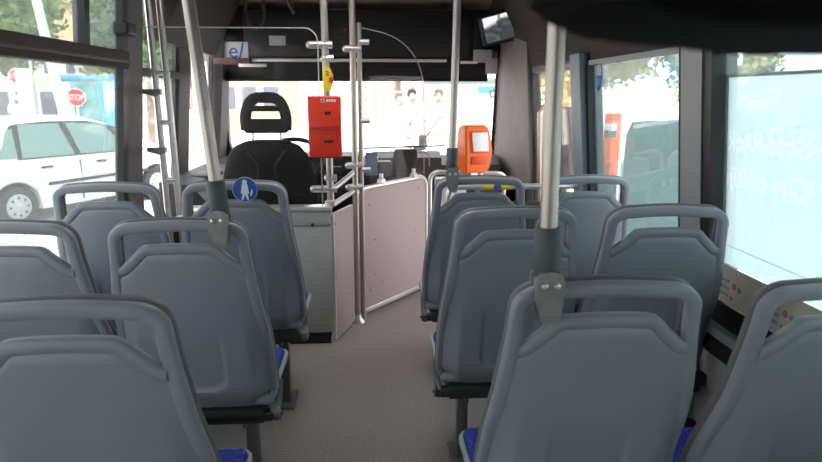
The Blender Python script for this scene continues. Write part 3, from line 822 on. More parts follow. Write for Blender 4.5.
bm = NB(); bx(bm, -.2, .11, -.04, .04, -.05, 0, .006); obj('holder', bm, mat('dull_red', (.09, .03, .03, 1), .6), t)
bm = NB(); bx(bm, .02, .24, -.06, -.04, -.07, -.045, .004); obj('pale_clip', bm, BARM, t)
# grey card box under right end of the display
t = thing('card_reader', 'small grey box at the right end of the windscreen blind', 'box', (.96, 5.2, 1.64))
bm = NB(); bx(bm, -.13, .02, -.02, .02, .02, .12, .006); obj('casing', bm, CARD, t)
bm = NB(); bx(bm, -.24, -.10, -.03, 0, .01, .03, .004); obj('lower_bar', bm, BARM, t)
bm = NB(); bx(bm, -.03, .0, .02, .1, .05, .09); obj('bracket', bm, BLACK, t, smooth=False)
bm = NB(); bx(bm, -.01, .09, .1, .11, -.07, .06); obj('pale_tab', bm, WHITED, t, smooth=False)
# cable loop hanging from ceiling
bm = NB(); tube(bm, arc([(-.88, 4.7, 2.2), (-.885, 4.7, 1.95), (-.86, 4.7, 1.87), (-.80, 4.7, 1.865), (-.76, 4.7, 1.93), (-.765, 4.7, 2.2)], .05), .011, 10)
tag(obj('cable_loop', bm, DASHG), 'grey cable loop hanging from the ceiling above the driver', 'cable')
bm = NB(); cyl(bm, (-.62, 4.6, 2.2), (-.57, 4.75, 2.02), .02); cyl(bm, (-.575, 4.74, 2.03), (-.56, 4.78, 1.98), .012); tag(obj('microphone', bm, BLACK), 'short black stem hanging from the ceiling left of the validator post', 'microphone')
# interior mirror
t = thing('interior_mirror', 'rounded rectangular passenger mirror at the top right of the windscreen', 'mirror', (1.05, 5.0, 1.93))
Rt = Euler((math.radians(10), math.radians(-13), math.radians(-20))).to_matrix().to_4x4()
bm = NB(); bx(bm, -.215, .205, -.014, .03, -.125, .125, .03, 4); bmesh.ops.transform(bm, matrix=Rt, verts=bm.verts); obj('frame', bm, BLACK, t)
bm = NB(); bx(bm, -.172, .172, -.019, -.010, -.096, .096, .003, 1); bmesh.ops.transform(bm, matrix=Rt, verts=bm.verts); obj('mirror_glass', bm, MIRROR, t)
bm = NB(); tube(bm, arc([(.0, .02, 0), (.03, .1, .1), (.03, .1, .285)], .05), .014); obj('arm', bm, BLACK, t)
# small pale ceiling lamp
bm = NB(); ell(bm, (0, 0, 0), (.05, .09, .02)); o = tag(obj('ceiling_lamp', bm, WHITE, loc=(1.0, 4.05, 1.945)), 'small white lamp lens on the cove beside the mirror', 'lamp')
o.rotation_euler = (0, math.radians(62), 0); o.location = (1.045, 4.1, 1.99)
# pale notices on right header
bm = NB(); bx(bm, 1.115, 1.12, 3.74, 3.86, 1.66, 1.76); o = tag(obj('notice', bm, CARD, smooth=False), 'small pale notice on the dark panel above the front door', 'notice')
bm2 = None

# rails at the front right
t = thing('front_rail', 'steel rail with a yellow sticker ahead of the third right seat', 'rail', (0, 3.5, 0))
bm = NB(); tube(bm, arc([(.43, .0, 0), (.43, 0, .885), (1.235, 0, .885)], .06), .017, 16); obj('tube', bm, STEELB, t)
bm = NB(); tube(bm, [(.43, 0, 0), (.43, 0, .012), (.43, 0, .03)], [.04, .038, .02], 16); obj('foot_flange', bm, STEELB, t)
bm = NB(); tube(bm, [(.63, -.0, .885), (.785, 0, .885)], .0195, 16); stk = obj('yellow_sticker', bm, YELLOW, t)
bm = NB(); bx(bm, .69, .73, -.022, -.018, .872, .90, .001); obj('sticker_symbol', bm, BLUE, stk)
bm = NB(); bx(bm, .45, 1.2, -.008, .008, .25, .80, .01); obj('screen_board', bm, DASHG, t)
for x in (.6, 1.1):
    bm = NB(); bx(bm, x-.012, x+.012, -.012, .012, .78, .89); obj('board_clip', bm, CAST, t, smooth=False)
t = thing('hoop_rail', 'bright steel hoop rail under the orange ticket machine', 'rail', (0, 4.38, 0))
bm = NB(); tube(bm, arc([(.405, 0, 0), (.405, 0, .865), (.95, 0, .85), (.95, .1, .6)], .07), .016, 16); obj('tube', bm, STEELB, t)
bm = NB(); tube(bm, [(.405, 0, 0), (.405, 0, .012), (.405, 0, .03)], [.04, .038, .02], 16); obj('foot_flange', bm, STEELB, t)
t = thing('white_box', 'small white box low behind the hoop rail', 'box', (.52, 4.42, .0))
bm = NB(); bx(bm, -.06, .16, .05, .2, .55, .80, .01); obj('casing', bm, WHITED, t)
bm = NB(); bx(bm, -.03, .13, .08, .18, 0, .56); obj('stand', bm, DASH, t, smooth=False)
# orange ticket machine
t = thing('ticket_machine', 'orange ticket machine with a pale screen on the hoop rail', 'ticket machine', (.715, 4.36, .86), math.radians(17))
bm = NB()
def rrp(z, hw, y0, y1): return [(-hw, y1, z), (-hw*.97, y0, z), (hw*.97, y0, z), (hw, y1, z)]
secs = [(.0, .082, -.04, .06), (.03, .098, -.06, .07), (.15, .108, -.085, .08), (.30, .098, -.05, .08), (.335, .085, -.03, .06)]
rings = [[bm.verts.new(p) for p in rrp(*s)] for s in secs]
for A, B in zip(rings, rings[1:]):
    for k in range(4): bm.faces.new((A[k], A[(k+1) % 4], B[(k+1) % 4], B[k]))
bm.faces.new(rings[0]); bm.faces.new(rings[-1])
bmesh.ops.bevel(bm, geom=list(bm.edges), offset=.011, segments=2, affect='EDGES')
obj('casing', bm, ORANGE, t)
bm = NB(); box(bm, (.008, -.0735, .222), (.142, .012, .152), (math.radians(-13.5), 0, 0), .004); obj('bezel', bm, ORANGED, t)
bm = NB(); box(bm, (.008, -.0785, .222), (.118, .008, .13), (math.radians(-13.5), 0, 0), .002); obj('screen', bm, SCREENM, t)
bm = NB(); box(bm, (0, -.078, .095), (.12, .01, .06), (math.radians(13), 0, 0), .006); obj('printed_grip', bm, ORANGED, t)
bm = NB(); bx(bm, -.03, .02, -.02, .03, -.03, .01); cyl(bm, (.04, 0, -.02), (.09, 0, .02), .018); obj('mount', bm, STEELB, t)
# wipers outside windscreen
t = thing('windscreen_wiper', 'black windscreen wiper lying along the foot of the glass', 'wiper', (.1, 5.575, .90))
bm = NB(); cyl(bm, (-.25, 0, .035), (.55, 0, .055), .008); obj('blade', bm, BLACK, t)
bm = NB(); tube(bm, [(.55, 0.0, .055), (.2, .02, .05), (.45, .0, -.06)], .008, 8); obj('arm', bm, BLACK, t)
# unidentified black blur near the lens, built as a hanging shape
t = thing('unknown_black_shape', 'large black rounded shape of unknown kind, hung from the ceiling at the top right', 'housing', (.345, .40, 0))
bm = NB()
poly = [(x*.69, 1.4+(z-1.4)*.69 if z < 2 else z) for x, z in [(-.36, 2.2), (-.36, 1.52), (-.350, 1.490), (-.335, 1.476), (-.31, 1.463), (-.268, 1.452), (-.17, 1.446), (-.10, 1.440), (.3, 1.440), (.3, 2.2)]]
prism(bm, poly, 'y', -.10, .05); bmesh.ops.bevel(bm, geom=list(bm.edges), offset=.008, segments=2, affect='EDGES')
obj('casing', bm, mat('matt_black', (.004, .004, .004, 1), .95, spec=.1), t)

# ---------------------------------------------------------------- outside
GZ = -.35
bm = NB()
ys = [-30, -8, 8, 20, 30, 50, 85, 140]; zs = [GZ, GZ, GZ, GZ, GZ+.12, GZ+.55, 1.0, 2.5]
rows = [[bm.verts.new((x, y, z)) for x in (-70, -20, 0, 20, 70)] for y, z in zip(ys, zs)]
for A, B in zip(rows, rows[1:]):
    for k in range(4): bm.faces.new((A[k], A[k+1], B[k+1], B[k]))
o = struct('ground', bm, GROUND)
def gz(y):
    for i in range(len(ys)-1):
        if ys[i] <= y <= ys[i+1]: return zs[i]+(zs[i+1]-zs[i])*(y-ys[i])/(ys[i+1]-ys[i])
    return GZ

# the white hatchback
def make_car(name, label, loc, rz, paint):
    t = thing(name, label, 'car', loc, rz)
    # local: x along the car (front +x), y across, z up
    Lf, Lr = 2.02, -1.83
    def top(x):        # roof / bonnet outline
        k = [(-1.83, .80), (-1.80, .98), (-1.66, 1.22), (-1.42, 1.41), (-1.1, 1.485), (-.5, 1.52), (.1, 1.50), (.5, 1.40), (.95, 1.17), (1.22, 1.01), (1.6, .90), (1.85, .80), (1.98, .66), (2.02, .52)]
        for (a, za), (b, zb) in zip(k, k[1:]):
            if x <= b: return za+(zb-za)*(x-a)/(b-a)
        return .5
    belt = lambda x: .86+.02*(-x) if x < 1.1 else .86
    NX = 60
    xs = [Lr+(Lf-Lr)*k/NX for k in range(NX+1)]
    def half(x): 
        f = smooth01(1.35, 2.02, x)*.20 + smooth01(-1.4, -1.83, x)*.10 if x > 0 else (smooth01(1.4, 1.83, -x))*.10
        return .83-f
    arches = [(-1.23, .345), (1.23, .345)]
    def bot(x):
        b = .20
        for cx, r in arches:
            if abs(x-cx) < r: b = max(b, .29+math.sqrt(r*r-(x-cx)**2)*.98-.0)
        return b
    bm = NB(); rings = []
    for x in xs:
        h = half(x); b = bot(x); T = top(x); bl = min(belt(x), T-.02)
        b = min(b, bl-.05)
        sec = [(h*.93, b), (h*.99, b+(bl-b)*.3), (h, b+(bl-b)*.6), (h*.975, bl)]
        # greenhouse leans in
        rise = T-bl
        sec += [(h*.975-rise*.28*.5-.005, bl+rise*.5), (h*.975-rise*.30-.01, bl+rise*.85), (h*.60, bl+rise*.97), (0, T)]
        ring = [(x, y, z) for y, z in sec]+[(x, -y, z) for y, z in reversed(sec[:-1])]
        rings.append([bm.verts.new(p) for p in ring])
    n = len(rings[0])
    for A, B in zip(rings, rings[1:]):
        for k in range(n): bm.faces.new((A[k], B[k], B[(k+1) % n], A[(k+1) % n]))
    bm.faces.new(rings[0]); bm.faces.new(list(reversed(rings[-1])))
    obj('body', bm, paint, t, ang=50)
    # side glazing on both flanks
    def side_y(x, z):
        h = half(x); bl = min(belt(x), top(x)-.02); rise = top(x)-bl
        f = (z-bl)/max(rise, .01)
        return h*.975-rise*.29*f-.004
    def glaze(nm, poly, m, off):
        for s in (-1, 1):
            bm = NB(); N = 8
            # bilinear patch from 4 corners
            p00, p10, p11, p01 = poly; g = []
            for i in range(N+1):
                row = []
                for j in range(N+1):
                    u, v = i/N, j/N
                    x = (p00[0]*(1-u)+p10[0]*u)*(1-v)+(p01[0]*(1-u)+p11[0]*u)*v
                    z = (p00[1]*(1-u)+p10[1]*u)*(1-v)+(p01[1]*(1-u)+p11[1]*u)*v
                    z = min(z, top(x)-.075)
                    row.append(bm.verts.new((x, s*(side_y(x, z)+off), z)))
                g.append(row)
            for i in range(N):
                for j in range(N): bm.faces.new((g[i][j], g[i+1][j], g[i+1][j+1], g[i][j+1]))
            ret = bmesh.ops.extrude_face_region(bm, geom=list(bm.faces))
            bmesh.ops.translate(bm, vec=(0, -s*.03, 0), verts=[v for v in ret['geom'] if isinstance(v, bmesh.types.BMVert)])
            obj(nm, bm, m, t)
    glaze('window_surround', [(-1.47, .93), (1.02, .90), (.42, 1.42), (-1.08, 1.45)], CARB, .004)
    glaze('door_window', [(-1.10, .95), (-.30, .94), (-.42, 1.405), (-1.02, 1.41)], CARG, .012)
    glaze('door_window', [(-.20, .94), (.66, .92), (.34, 1.375), (-.30, 1.405)], CARG, .012)
    glaze('quarter_window', [(-1.42, .96), (-1.17, .95), (-1.12, 1.36), (-1.2, 1.33)], CARG, .012)
    glaze('quarter_window', [(.70, .92), (.95, .91), (.62, 1.2), (.48, 1.31)], CARG, .012)
    for s in (-1, 1):
        bm = NB(); bx(bm, -.80, 1.0, s*.826-.015, s*.826+.015, .53, .58, .008); obj('side_moulding', bm, CARB, t)
        for x in (-.78, .12):
            bm = NB(); bx(bm, x-.09, x+.09, s*.822-.02, s*.822+.02, .785, .815, .01); obj('door_handle', bm, CARB, t)
        bm = NB(); ell(bm, (.72, s*.93, .98), (.08, .09, .07)); obj('wing_mirror', bm, CARB, t)
        for x in (-.25,):
            bm = NB(); bx(bm, x-.004, x+.004, s*.818-.012, s*.818+.012, .26, .86); obj('door_seam', bm, CARB, t, smooth=False)
        bm = NB(); ell(bm, (1.72, s*.60, .66), (.2, .1, .09)); obj('headlamp', bm, CARG, t)
    for cx in (-1.23, 1.23):
        for s in (-1, 1):
            M = Matrix.Translation((cx, s*.70, .29)) @ Matrix.Rotation(-s*PI/2, 4, 'X')
            bm = NB(); lathe(bm, [(.15, -.1), (.27, -.1), (.29, -.07), (.29, .07), (.27, .10), (.19, .105), (.18, .08)], 32, M); w = obj('wheel', bm, TYRE, t)
            bm = NB(); lathe(bm, [(.185, .05), (.185, .085), (.15, .10), (.09, .095), (.05, .115), (.02, .118)], 28, M); h = obj('hubcap', bm, HUB, w)
            for k in range(8):
                a = 2*PI*k/8; bm = NB(); lathe(bm, [(.016, .09), (.016, .106)], 10, M @ Matrix.Translation((.125*math.cos(a), .125*math.sin(a), 0))); obj('hub_hole', bm, CARB, w)
    bm = NB(); prism(bm, [(-1.45, .28), (1.4, .28), (1.4, .5), (-1.45, .5)], 'y', -.6, .6); obj('underbody', bm, CARB, t, smooth=False)
    return t
# rear near wheel at (-4.9, 8.6), front near wheel at (-3.84, 10.9)
dirv = Vector((-3.843+4.897, 10.913-8.614, 0)).normalized()
rz = math.atan2(dirv.y, dirv.x)
mid = Vector(((-4.897-3.843)/2, (8.614+10.913)/2, GZ)); left = Vector((-dirv.y, dirv.x, 0))
make_car('parked_car', 'white hatchback parked beside the left windows', tuple(mid+left*.62-dirv*.02), rz, CARW).scale = (1.03, 1, .965)

# stop signs
def stop_sign(label, x, y, z, r, rz, tilt=0):
    t = thing('stop_sign', label, 'traffic sign', (x, y, gz(y)), rz, 'stop signs')
    h = z-gz(y)
    bm = NB(); cyl(bm, (0, .04, 0), (0, .04, h+r), .03); obj('post', bm, POSTW, t)
    def octo(rr): return [(rr*math.cos(PI/8+k*PI/4), h+rr*math.sin(PI/8+k*PI/4)) for k in range(8)]
    bm = NB(); prism(bm, octo(r), 'y', -.006, .006); pl = obj('border', bm, WHITE, t, smooth=False)
    bm = NB(); prism(bm, octo(r*.93), 'y', -.010, -.006); obj('plate', bm, SIGNR, t, smooth=False)
    add_text('lettering', 'STOP', r*.72, Matrix.Translation((0, -.012, h)) @ FACE_BACK @ Matrix.Diagonal((.95, 1.25, 1, 1)), WHITE, t, True)
    return t
stop_sign('red octagonal stop sign right of centre in the left window, before the blue kiosk', -7.23, 16, 1.345, .225, .3)
stop_sign('smaller stop sign at the far left, half hidden by a white banner', -9.1, 17, 1.875, .20, .45)
# white banner beside it, and lamp post
t = thing('street_banner', 'white hanging banner on a post at the far left, over the stop sign', 'banner', (-8.95, 16.7, gz(17)))
bm = NB(); bx(bm, -.02, .36, -.02, .02, .95, 2.4, .01); obj('cloth', bm, SHB, t)
bm = NB(); cyl(bm, (.38, 0, 0), (.38, 0, 2.6), .035); obj('post', bm, HUB, t)
t = thing('lamp_post', 'white street lamp post rising behind the upper left window', 'lamp post', (-9.55, 20, gz(20)))
bm = NB(); tube(bm, [(.25, 0, 0), (-.42, 0, 5.4)], [.17, .12], 16); obj('column', bm, POSTW, t)
bm = NB(); bx(bm, -.4, .55, -.15, .15, 5.4, 5.5, .03); obj('lantern', bm, POSTW, t)
t = thing('white_post', 'short white post between the banner and the blue kiosk', 'post', (-8.35, 18, gz(18)))
bm = NB(); tube(bm, [(.1, 0, 0), (0, 0, 2.1)], [.10, .08], 14); obj('column', bm, POSTW, t)

# blue kiosk
t = thing('kiosk', 'blue framed glass kiosk with posters behind the stop sign', 'kiosk', (-10.2, 24, gz(24)), .12)
for x in (-1.1, .25, 1.2):
    bm = NB(); bx(bm, x-.07, x+.07, -.05, .05, 0, 2.35); obj('post', bm, KBLUE, t, smooth=False)
for z in (.35, 2.27):
    bm = NB(); bx(bm, -1.15, 1.25, -.055, .055, z, z+.12); obj('beam', bm, KBLUE, t, smooth=False)
bm = NB(); bx(bm, -1.1, .25, .0, .02, .4, 2.3); obj('poster', bm, mat('poster_teal', (.12, .3, .32, 1), .5, noise=.6, nscale=2), t, smooth=False)
bm = NB(); bx(bm, .25, 1.2, .0, .02, .4, 2.3); obj('poster', bm, KPOST, t, smooth=False)
bm = NB(); bx(bm, -1.15, 1.25, .06, 1.6, 0, 2.3); obj('back_room', bm, mat('kiosk_pale', (.55, .65, .7, 1), .6), t, smooth=False)
bm = NB(); prism(bm, [(-.2, .5), (.6, 1.1), (1.1, 1.15), (1.1, .5)], 'y', -.01, 0.0); obj('poster_swoosh', bm, mat('kiosk_sky', (.15, .48, .68, 1), .5), t, smooth=False)

# people
def skinned(name, pts, edges, radii, m, parent, lv=1):
    me = bpy.data.meshes.new(name); me.from_pydata([tuple(p) for p in pts], edges, [])
    o = bpy.data.objects.new(name, me); COL.objects.link(o)
    md = o.modifiers.new('s', 'SKIN'); md.use_smooth_shade = True
    for i, r in enumerate(radii):
        r = r if isinstance(r, tuple) else (r, r); me.skin_vertices[0].data[i].radius = r
    me.skin_vertices[0].data[0].use_root = True
    sb = o.modifiers.new('d', 'SUBSURF'); sb.levels = lv; sb.render_levels = lv
    dg = bpy.context.evaluated_depsgraph_get(); dg.update()
    em = bpy.data.meshes.new_from_object(o.evaluated_get(dg)); bpy.data.objects.remove(o); bpy.data.meshes.remove(me)
    em.name = name; em.materials.clear(); em.materials.append(m)
    em.polygons.foreach_set('use_smooth', [True]*len(em.polygons))
    return obj(name, em, m, parent)
def person(label, x, y, rz, hgt, hairm, shirtm, trm, arms, strap=None, cap=None, head_turn=0.):
    t = thing('person', label, 'person', (x, y, gz(y)), rz)
    k = hgt/1.75
    # facing -y locally
    P = {'pel': (0, 0, .95), 'chest': (0, .0, 1.22), 'up': (0, .01, 1.40), 'neck': (0, 0, 1.50), 'head': (0, -.02, 1.63),
         'crown': (0, -.01, 1.70), 'chin': (0, -.042, 1.56),
         'lh': (.10, 0, .90), 'lk': (.11, -.02, .49), 'la': (.115, .01, .08), 'lt': (.125, -.15, .03),
         'rh': (-.10, 0, .90), 'rk': (-.11, -.02, .49), 'ra': (-.115, .01, .08), 'rt': (-.125, -.15, .03),
         'ls': (.19, 0, 1.42), 'rs': (-.19, 0, 1.42)}
    (le, lw), (re, rw) = arms
    P['le'], P['lw'], P['re'], P['rw'] = le, lw, re, rw
    def ext(a, b, d):
        A, B = Vector(P[a]), Vector(P[b]); return tuple(B+(B-A).normalized()*d)
    P['lp'] = ext('le', 'lw', .07); P['rp'] = ext('re', 'rw', .07)
    R = {'pel': (.15, .11), 'chest': (.15, .11), 'up': (.15, .09), 'neck': .055, 'head': (.075, .088), 'crown': (.06, .075), 'chin': .05,
         'lh': .085, 'rh': .085, 'lk': .06, 'rk': .06, 'la': .042, 'ra': .042, 'lt': .035, 'rt': .035,
         'ls': .055, 'rs': .055, 'le': .042, 're': .042, 'lw': .03, 'rw': .03, 'lp': (.036, .02), 'rp': (.036, .02)}
    E = [('pel', 'chest'), ('chest', 'up'), ('up', 'neck'), ('neck', 'head'), ('head', 'crown'), ('head', 'chin'), ('pel', 'lh'), ('lh', 'lk'), ('lk', 'la'), ('la', 'lt'), ('pel', 'rh'), ('rh', 'rk'), ('rk', 'ra'), ('ra', 'rt'),
         ('up', 'ls'), ('ls', 'le'), ('le', 'lw'), ('lw', 'lp'), ('up', 'rs'), ('rs', 're'), ('re', 'rw'), ('rw', 'rp')]
    for s, e, wv in (('l', 'le', 'lw'), ('r', 're', 'rw')):
        A, B = Vector(P[e]), Vector(P[wv]); d = (B-A).normalized(); sd = d.cross(Vector((0, 1, .3))).normalized()
        for f in range(4):
            base = B+d*.085+sd*(.027-.018*f); n1 = s+'f%d' % f; n2 = s+'g%d' % f
            P[n1] = tuple(base+d*.03); P[n2] = tuple(base+d*(.068-(.012 if f in (0, 3) else 0))+Vector((0, -.02, -.01)))
            R[n1] = .010; R[n2] = .008; E += [(s+'p', n1), (n1, n2)]
        n1, n2 = s+'t1', s+'t2'; P[n1] = tuple(B+d*.05+sd*.05); P[n2] = tuple(B+d*.085+sd*.065); R[n1] = .011; R[n2] = .009; E += [(s+'p', n1), (n1, n2)]
    names = list(P)
    def build(nm, ns, m, grow, over=None):
        pts = [Vector(P[n])*k for n in ns]; rad = []
        for n in ns:
            r = R[n] if isinstance(R[n], tuple) else (R[n], R[n])
            if over and n in over: r = over[n]
            rad.append((r[0]*k+grow, r[1]*k+grow))
        ed = [(ns.index(a), ns.index(b)) for a, b in E if a in ns and b in ns]
        return skinned(nm, pts, ed, rad, m, t)
    body = build('body', names, SKIN, 0)
    P['lm'] = tuple(Vector(P['ls']).lerp(Vector(P['le']), .75)); P['rm'] = tuple(Vector(P['rs']).lerp(Vector(P['re']), .75)); R['lm'] = R['rm'] = .062
    P['hem'] = (0, 0, .80); R['hem'] = (.175, .13); P['col'] = (0, .005, 1.50); R['col'] = (.062, .06)
    E += [('ls', 'lm'), ('rs', 'rm'), ('pel', 'hem'), ('up', 'col')]
    build('shirt', ['pel', 'hem', 'chest', 'up', 'col', 'ls', 'rs', 'lm', 'rm'], shirtm, .03, {'pel': (.16, .12), 'ls': (.075, .075), 'rs': (.075, .075)})
    P['wst'] = (0, 0, 1.08); R['wst'] = (.15, .11); P['lc'] = (.115, .0, .12); P['rc'] = (-.115, 0, .12); R['lc'] = R['rc'] = .06
    E += [('wst', 'pel'), ('lk', 'lc'), ('rk', 'rc')]
    build('trousers', ['pel', 'wst', 'lh', 'lk', 'lc', 'rh', 'rk', 'rc'], trm, .014)
    bm = NB(); ell(bm, (0, .022*k, 1.675*k), (.084*k, .092*k, .098*k), 24, 18)
    for v in list(bm.verts):
        lim = 1.735*k if v.co.y < -.01*k else 1.66*k
        if v.co.z < lim and v.co.y < .045*k: v.co.z = lim
    obj('hair', bm, hairm, t)
    bm = NB(); ell(bm, (0, -.104*k, 1.612*k), (.011*k, .016*k, .020*k), 10, 8); obj('nose', bm, SKIN, t)
    for s in (-1, 1):
        bm = NB(); ell(bm, (s*.032*k, -.094*k, 1.648*k), (.011*k, .008*k, .006*k), 10, 6); obj('eye', bm, HAIRD, t)
        bm = NB(); ell(bm, (s*.086*k, -.0*k, 1.62*k), (.012*k, .022*k, .032*k), 10, 8); obj('ear', bm, SKIN, t)
    bm = NB(); ell(bm, (0, -.10*k, 1.572*k), (.024*k, .008*k, .005*k), 10, 6); obj('mouth', bm, STRED, t)
    if cap:
        bm = NB(); ell(bm, (0, 0, 1.69*k), (.10, .115, .085)); bx(bm, -.07, .07, -.2, -.08, 1.67*k, 1.685*k, .005); obj('cap', bm, cap, t)
    if strap:
        bm = NB(); tube(bm, [Vector(p)*k for p in ((.16, -.13, 1.46), (.05, -.178, 1.30), (-.10, -.172, 1.12), (-.19, -.12, .98))], .014, 8); obj('bag_strap', bm, CARB, t)
        bm = NB(); bx(bm, -.32*k, -.2*k, -.14, .1, .75*k, 1.0*k, .03); obj('bag', bm, CARB, t)
    for s in (-1, 1):
        bm = NB(); ell(bm, (s*.122*k, -.06, .04), (.05, .14, .045)); obj('shoe', bm, CARB, t)
    return t
DOWN = (((.235, .02, 1.15), (.24, -.06, .92)), ((-.235, .02, 1.15), (-.24, -.06, .92)))
FOLD = (((.25, .0, 1.17), (.06, -.22, 1.08)), ((-.25, .0, 1.17), (-.06, -.22, 1.04)))
person('grey-haired man in a white shirt, leftmost of three outside the windscreen', .46, 11, .55, 1.80, HAIRG, SHW, TRW, FOLD)
person('dark-haired man in pale blue, in the middle of three outside the windscreen', .73, 11.6, .1, 1.86, HAIRD, SHB, TRB, DOWN)
person('man in white with a dark diagonal bag strap outside the windscreen', 1.16, 11.0, -.15, 1.86, HAIRG, SHW, TRW, FOLD, strap=True)
person('person in a charcoal T-shirt and pale trousers beyond the front door', 2.13, 6.5, PI-.8, 1.90, HAIRD, SHD, TRW, DOWN)
person('person in a white cap and white top far off at the left window', -10.8, 20, .2, 1.72, HAIRG, SHW, TRY, DOWN, cap=SHW)

# trees
def tree(label, x, y, h, rad, leafm, n=4200, base=None, group='trees outside'):
    g = gz(y) if base is None else base
    t = thing('tree', label, 'tree', (x, y, g), 0, group)
    bm = NB(); tube(bm, [(0, 0, 0), (.1, 0, h*.35), (0, .05, h*.7)], [rad*.08, rad*.06, rad*.03], 10); obj('trunk', bm, BARK, t)
    bm = NB()
    cl = [(Vector((random.uniform(-.6, .6)*rad, random.uniform(-.6, .6)*rad, h*random.uniform(.38, .88))), rad*random.uniform(.35, .6)) for _ in range(12)]
    for i in range(n):
        c, r = random.choice(cl)
        d = Vector((random.gauss(0, 1), random.gauss(0, 1), random.gauss(0, 1))).normalized()
        p = c+d*r*random.uniform(.6, 1.08)
        s = rad*random.uniform(.04, .08)
        a = Vector((random.gauss(0, 1), random.gauss(0, 1), random.gauss(0, 1))).normalized(); b = a.cross(d).normalized() if abs(a.dot(d)) < .99 else Vector((1, 0, 0))
        q = [bm.verts.new(p+a*s), bm.verts.new(p+b*s*.6), bm.verts.new(p-a*s), bm.verts.new(p-b*s*.6)]
        bm.faces.new(q)
    for c, r in cl:
        for v in ell(bm, c, (r*.62, r*.62, r*.62), 14, 10): v.co = c+(v.co-c)*random.uniform(.75, 1.3)
    obj('foliage', bm, leafm, t, smooth=False)
tree('light green tree filling the far left upper window', -20.5, 38, 10, 4.0, LEAF1)
tree('light green tree just left of the hopper stile in the upper left window', -16.8, 44, 9.6, 2.6, LEAF1)
tree('dark layered conifer right in the upper left window', -14.6, 52, 13.0, 3.2, LEAF2)
tree('low yellow-green bush tree under the distant roof in the upper left window', -13.2, 39, 5.3, 1.6, LEAF3)
tree('leafy tree seen high through the driver window at left', -6.9, 20, 6.6, 1.6, LEAF2)
tree('broad dark tree across the top of the windscreen, left end', -14, 84, 17, 8, LEAF2, 4200)
tree('broad dark tree across the top of the windscreen, middle', 4, 100, 20, 8, LEAF2, 4200)
tree('broad dark tree across the top of the windscreen, right end', 22, 102, 20, 8, LEAF2, 4200)
tree('olive tree seen above the front door', 8.2, 24, 6.4, 2.8, LEAF3)
tree('olive tree at the left of the lettered right window', 9.6, 17.5, 3.9, 1.7, LEAF3)
tree('olive green tree at the middle of the lettered right window', 13.6, 15.8, 3.7, 1.8, LEAF1)
tree('dark olive tree at the right of the lettered right window', 13.2, 11, 3.6, 1.9, LEAF3)
# buildings
def building(label, x0, x1, y, z0, h, m, nx, nz, roofm=None, wm=WIND):
    t = thing('building', label, 'building', ((x0+x1)/2, y, z0)); w = (x1-x0)/2
    bm = NB(); bx(bm, -w, w, 0, 8, 0, h); obj('wall', bm, m, t, smooth=False)
    if roofm:
        bm = NB(); prism(bm, [(-.4, h), (4, h+1.8), (8.4, h)], 'x', -w-.4, w+.4); obj('roof', bm, roofm, t, smooth=False)
    for i in range(nx):
        for j in range(nz):
            cx = -w+(i+.5)*2*w/nx; cz = (j+.55)*h/nz
            bm = NB(); bx(bm, cx-.45, cx+.45, -.05, .05, cz-.6, cz+.6); f = obj('window', bm, WHITED, t, smooth=False)
            bm = NB(); bx(bm, cx-.36, cx+.36, -.07, .02, cz-.52, cz+.52); obj('pane', bm, wm, f, smooth=False)
building('yellow house with white windows at the left of the windscreen', -7.2, -4.2, 30, gz(30)-.1, 2.9, BYEL, 3, 1)
building('ochre apartment house far behind the upper left window', -37, -28, 78, gz(78)-.2, 11, BYEL, 5, 4, ROOFT)
building('grey pavilion with a low pitched roof behind the dark conifer', -30, -21, 56, gz(56)-.2, 4.6, BGREY, 5, 2, ROOFT)
building('pale stone hall far behind the lower left window', -17.3, -11.2, 28, gz(28)-.1, 2.5, BGREY, 6, 1)
building('white block glimpsed beside the left window pillar', -10.9, -8.9, 40, gz(40)-.1, 5.2, WHITED, 2, 2)
# distant bus
t = thing('distant_bus', 'white and teal bus far across the square', 'bus', (12.7, 85, 1.0))
bm = NB(); bx(bm, -6, 6, 0, 2.5, .35, 3.0, .15); obj('body', bm, WHITE, t)
bm = NB(); bx(bm, 1.5, 5.98, -.02, 0, .6, 1.6); obj('teal_livery', bm, TEALB, t, smooth=False)
bm = NB(); bx(bm, -5.8, 5.8, -.02, 0, 1.75, 2.6); obj('window_band', bm, mat('bus_pane', (.10, .13, .13, 1), .3), t, smooth=False)
for x in (-3.9, 3.6):
    bm = NB(); lathe(bm, [(.3, -.05), (.52, -.05), (.52, .3), (.3, .3)], 24, Matrix.Translation((x, .1, .52)) @ Matrix.Rotation(PI/2, 4, 'X')); w = obj('wheel', bm, TYRE, t)
    bm = NB(); lathe(bm, [(.3, .2), (.28, .32)], 20, Matrix.Translation((x, .1, .52)) @ Matrix.Rotation(PI/2, 4, 'X')); obj('hub', bm, HUB, w)
# red frames far off
for x, y, lab in ((-.1, 40, 'leftmost red scaffold frame beyond the windscreen'), (1.1, 40, 'middle red scaffold frame beyond the windscreen, above the men'), (2.9, 40, 'rightmost red scaffold frame beyond the windscreen')):
    t = thing('red_frame', lab, 'frame', (x, y, gz(y)), 0, 'red frames across the square')
    for s in (-.35, .35):
        bm = NB(); bx(bm, s-.06, s+.06, -.06, .06, 0, 2.5); obj('upright', bm, ORP, t, smooth=False)
    for z in (1.1, 1.8, 2.44):
        bm = NB(); bx(bm, -.41, .41, -.05, .05, z, z+.1); obj('crossbar', bm, ORP, t, smooth=False)
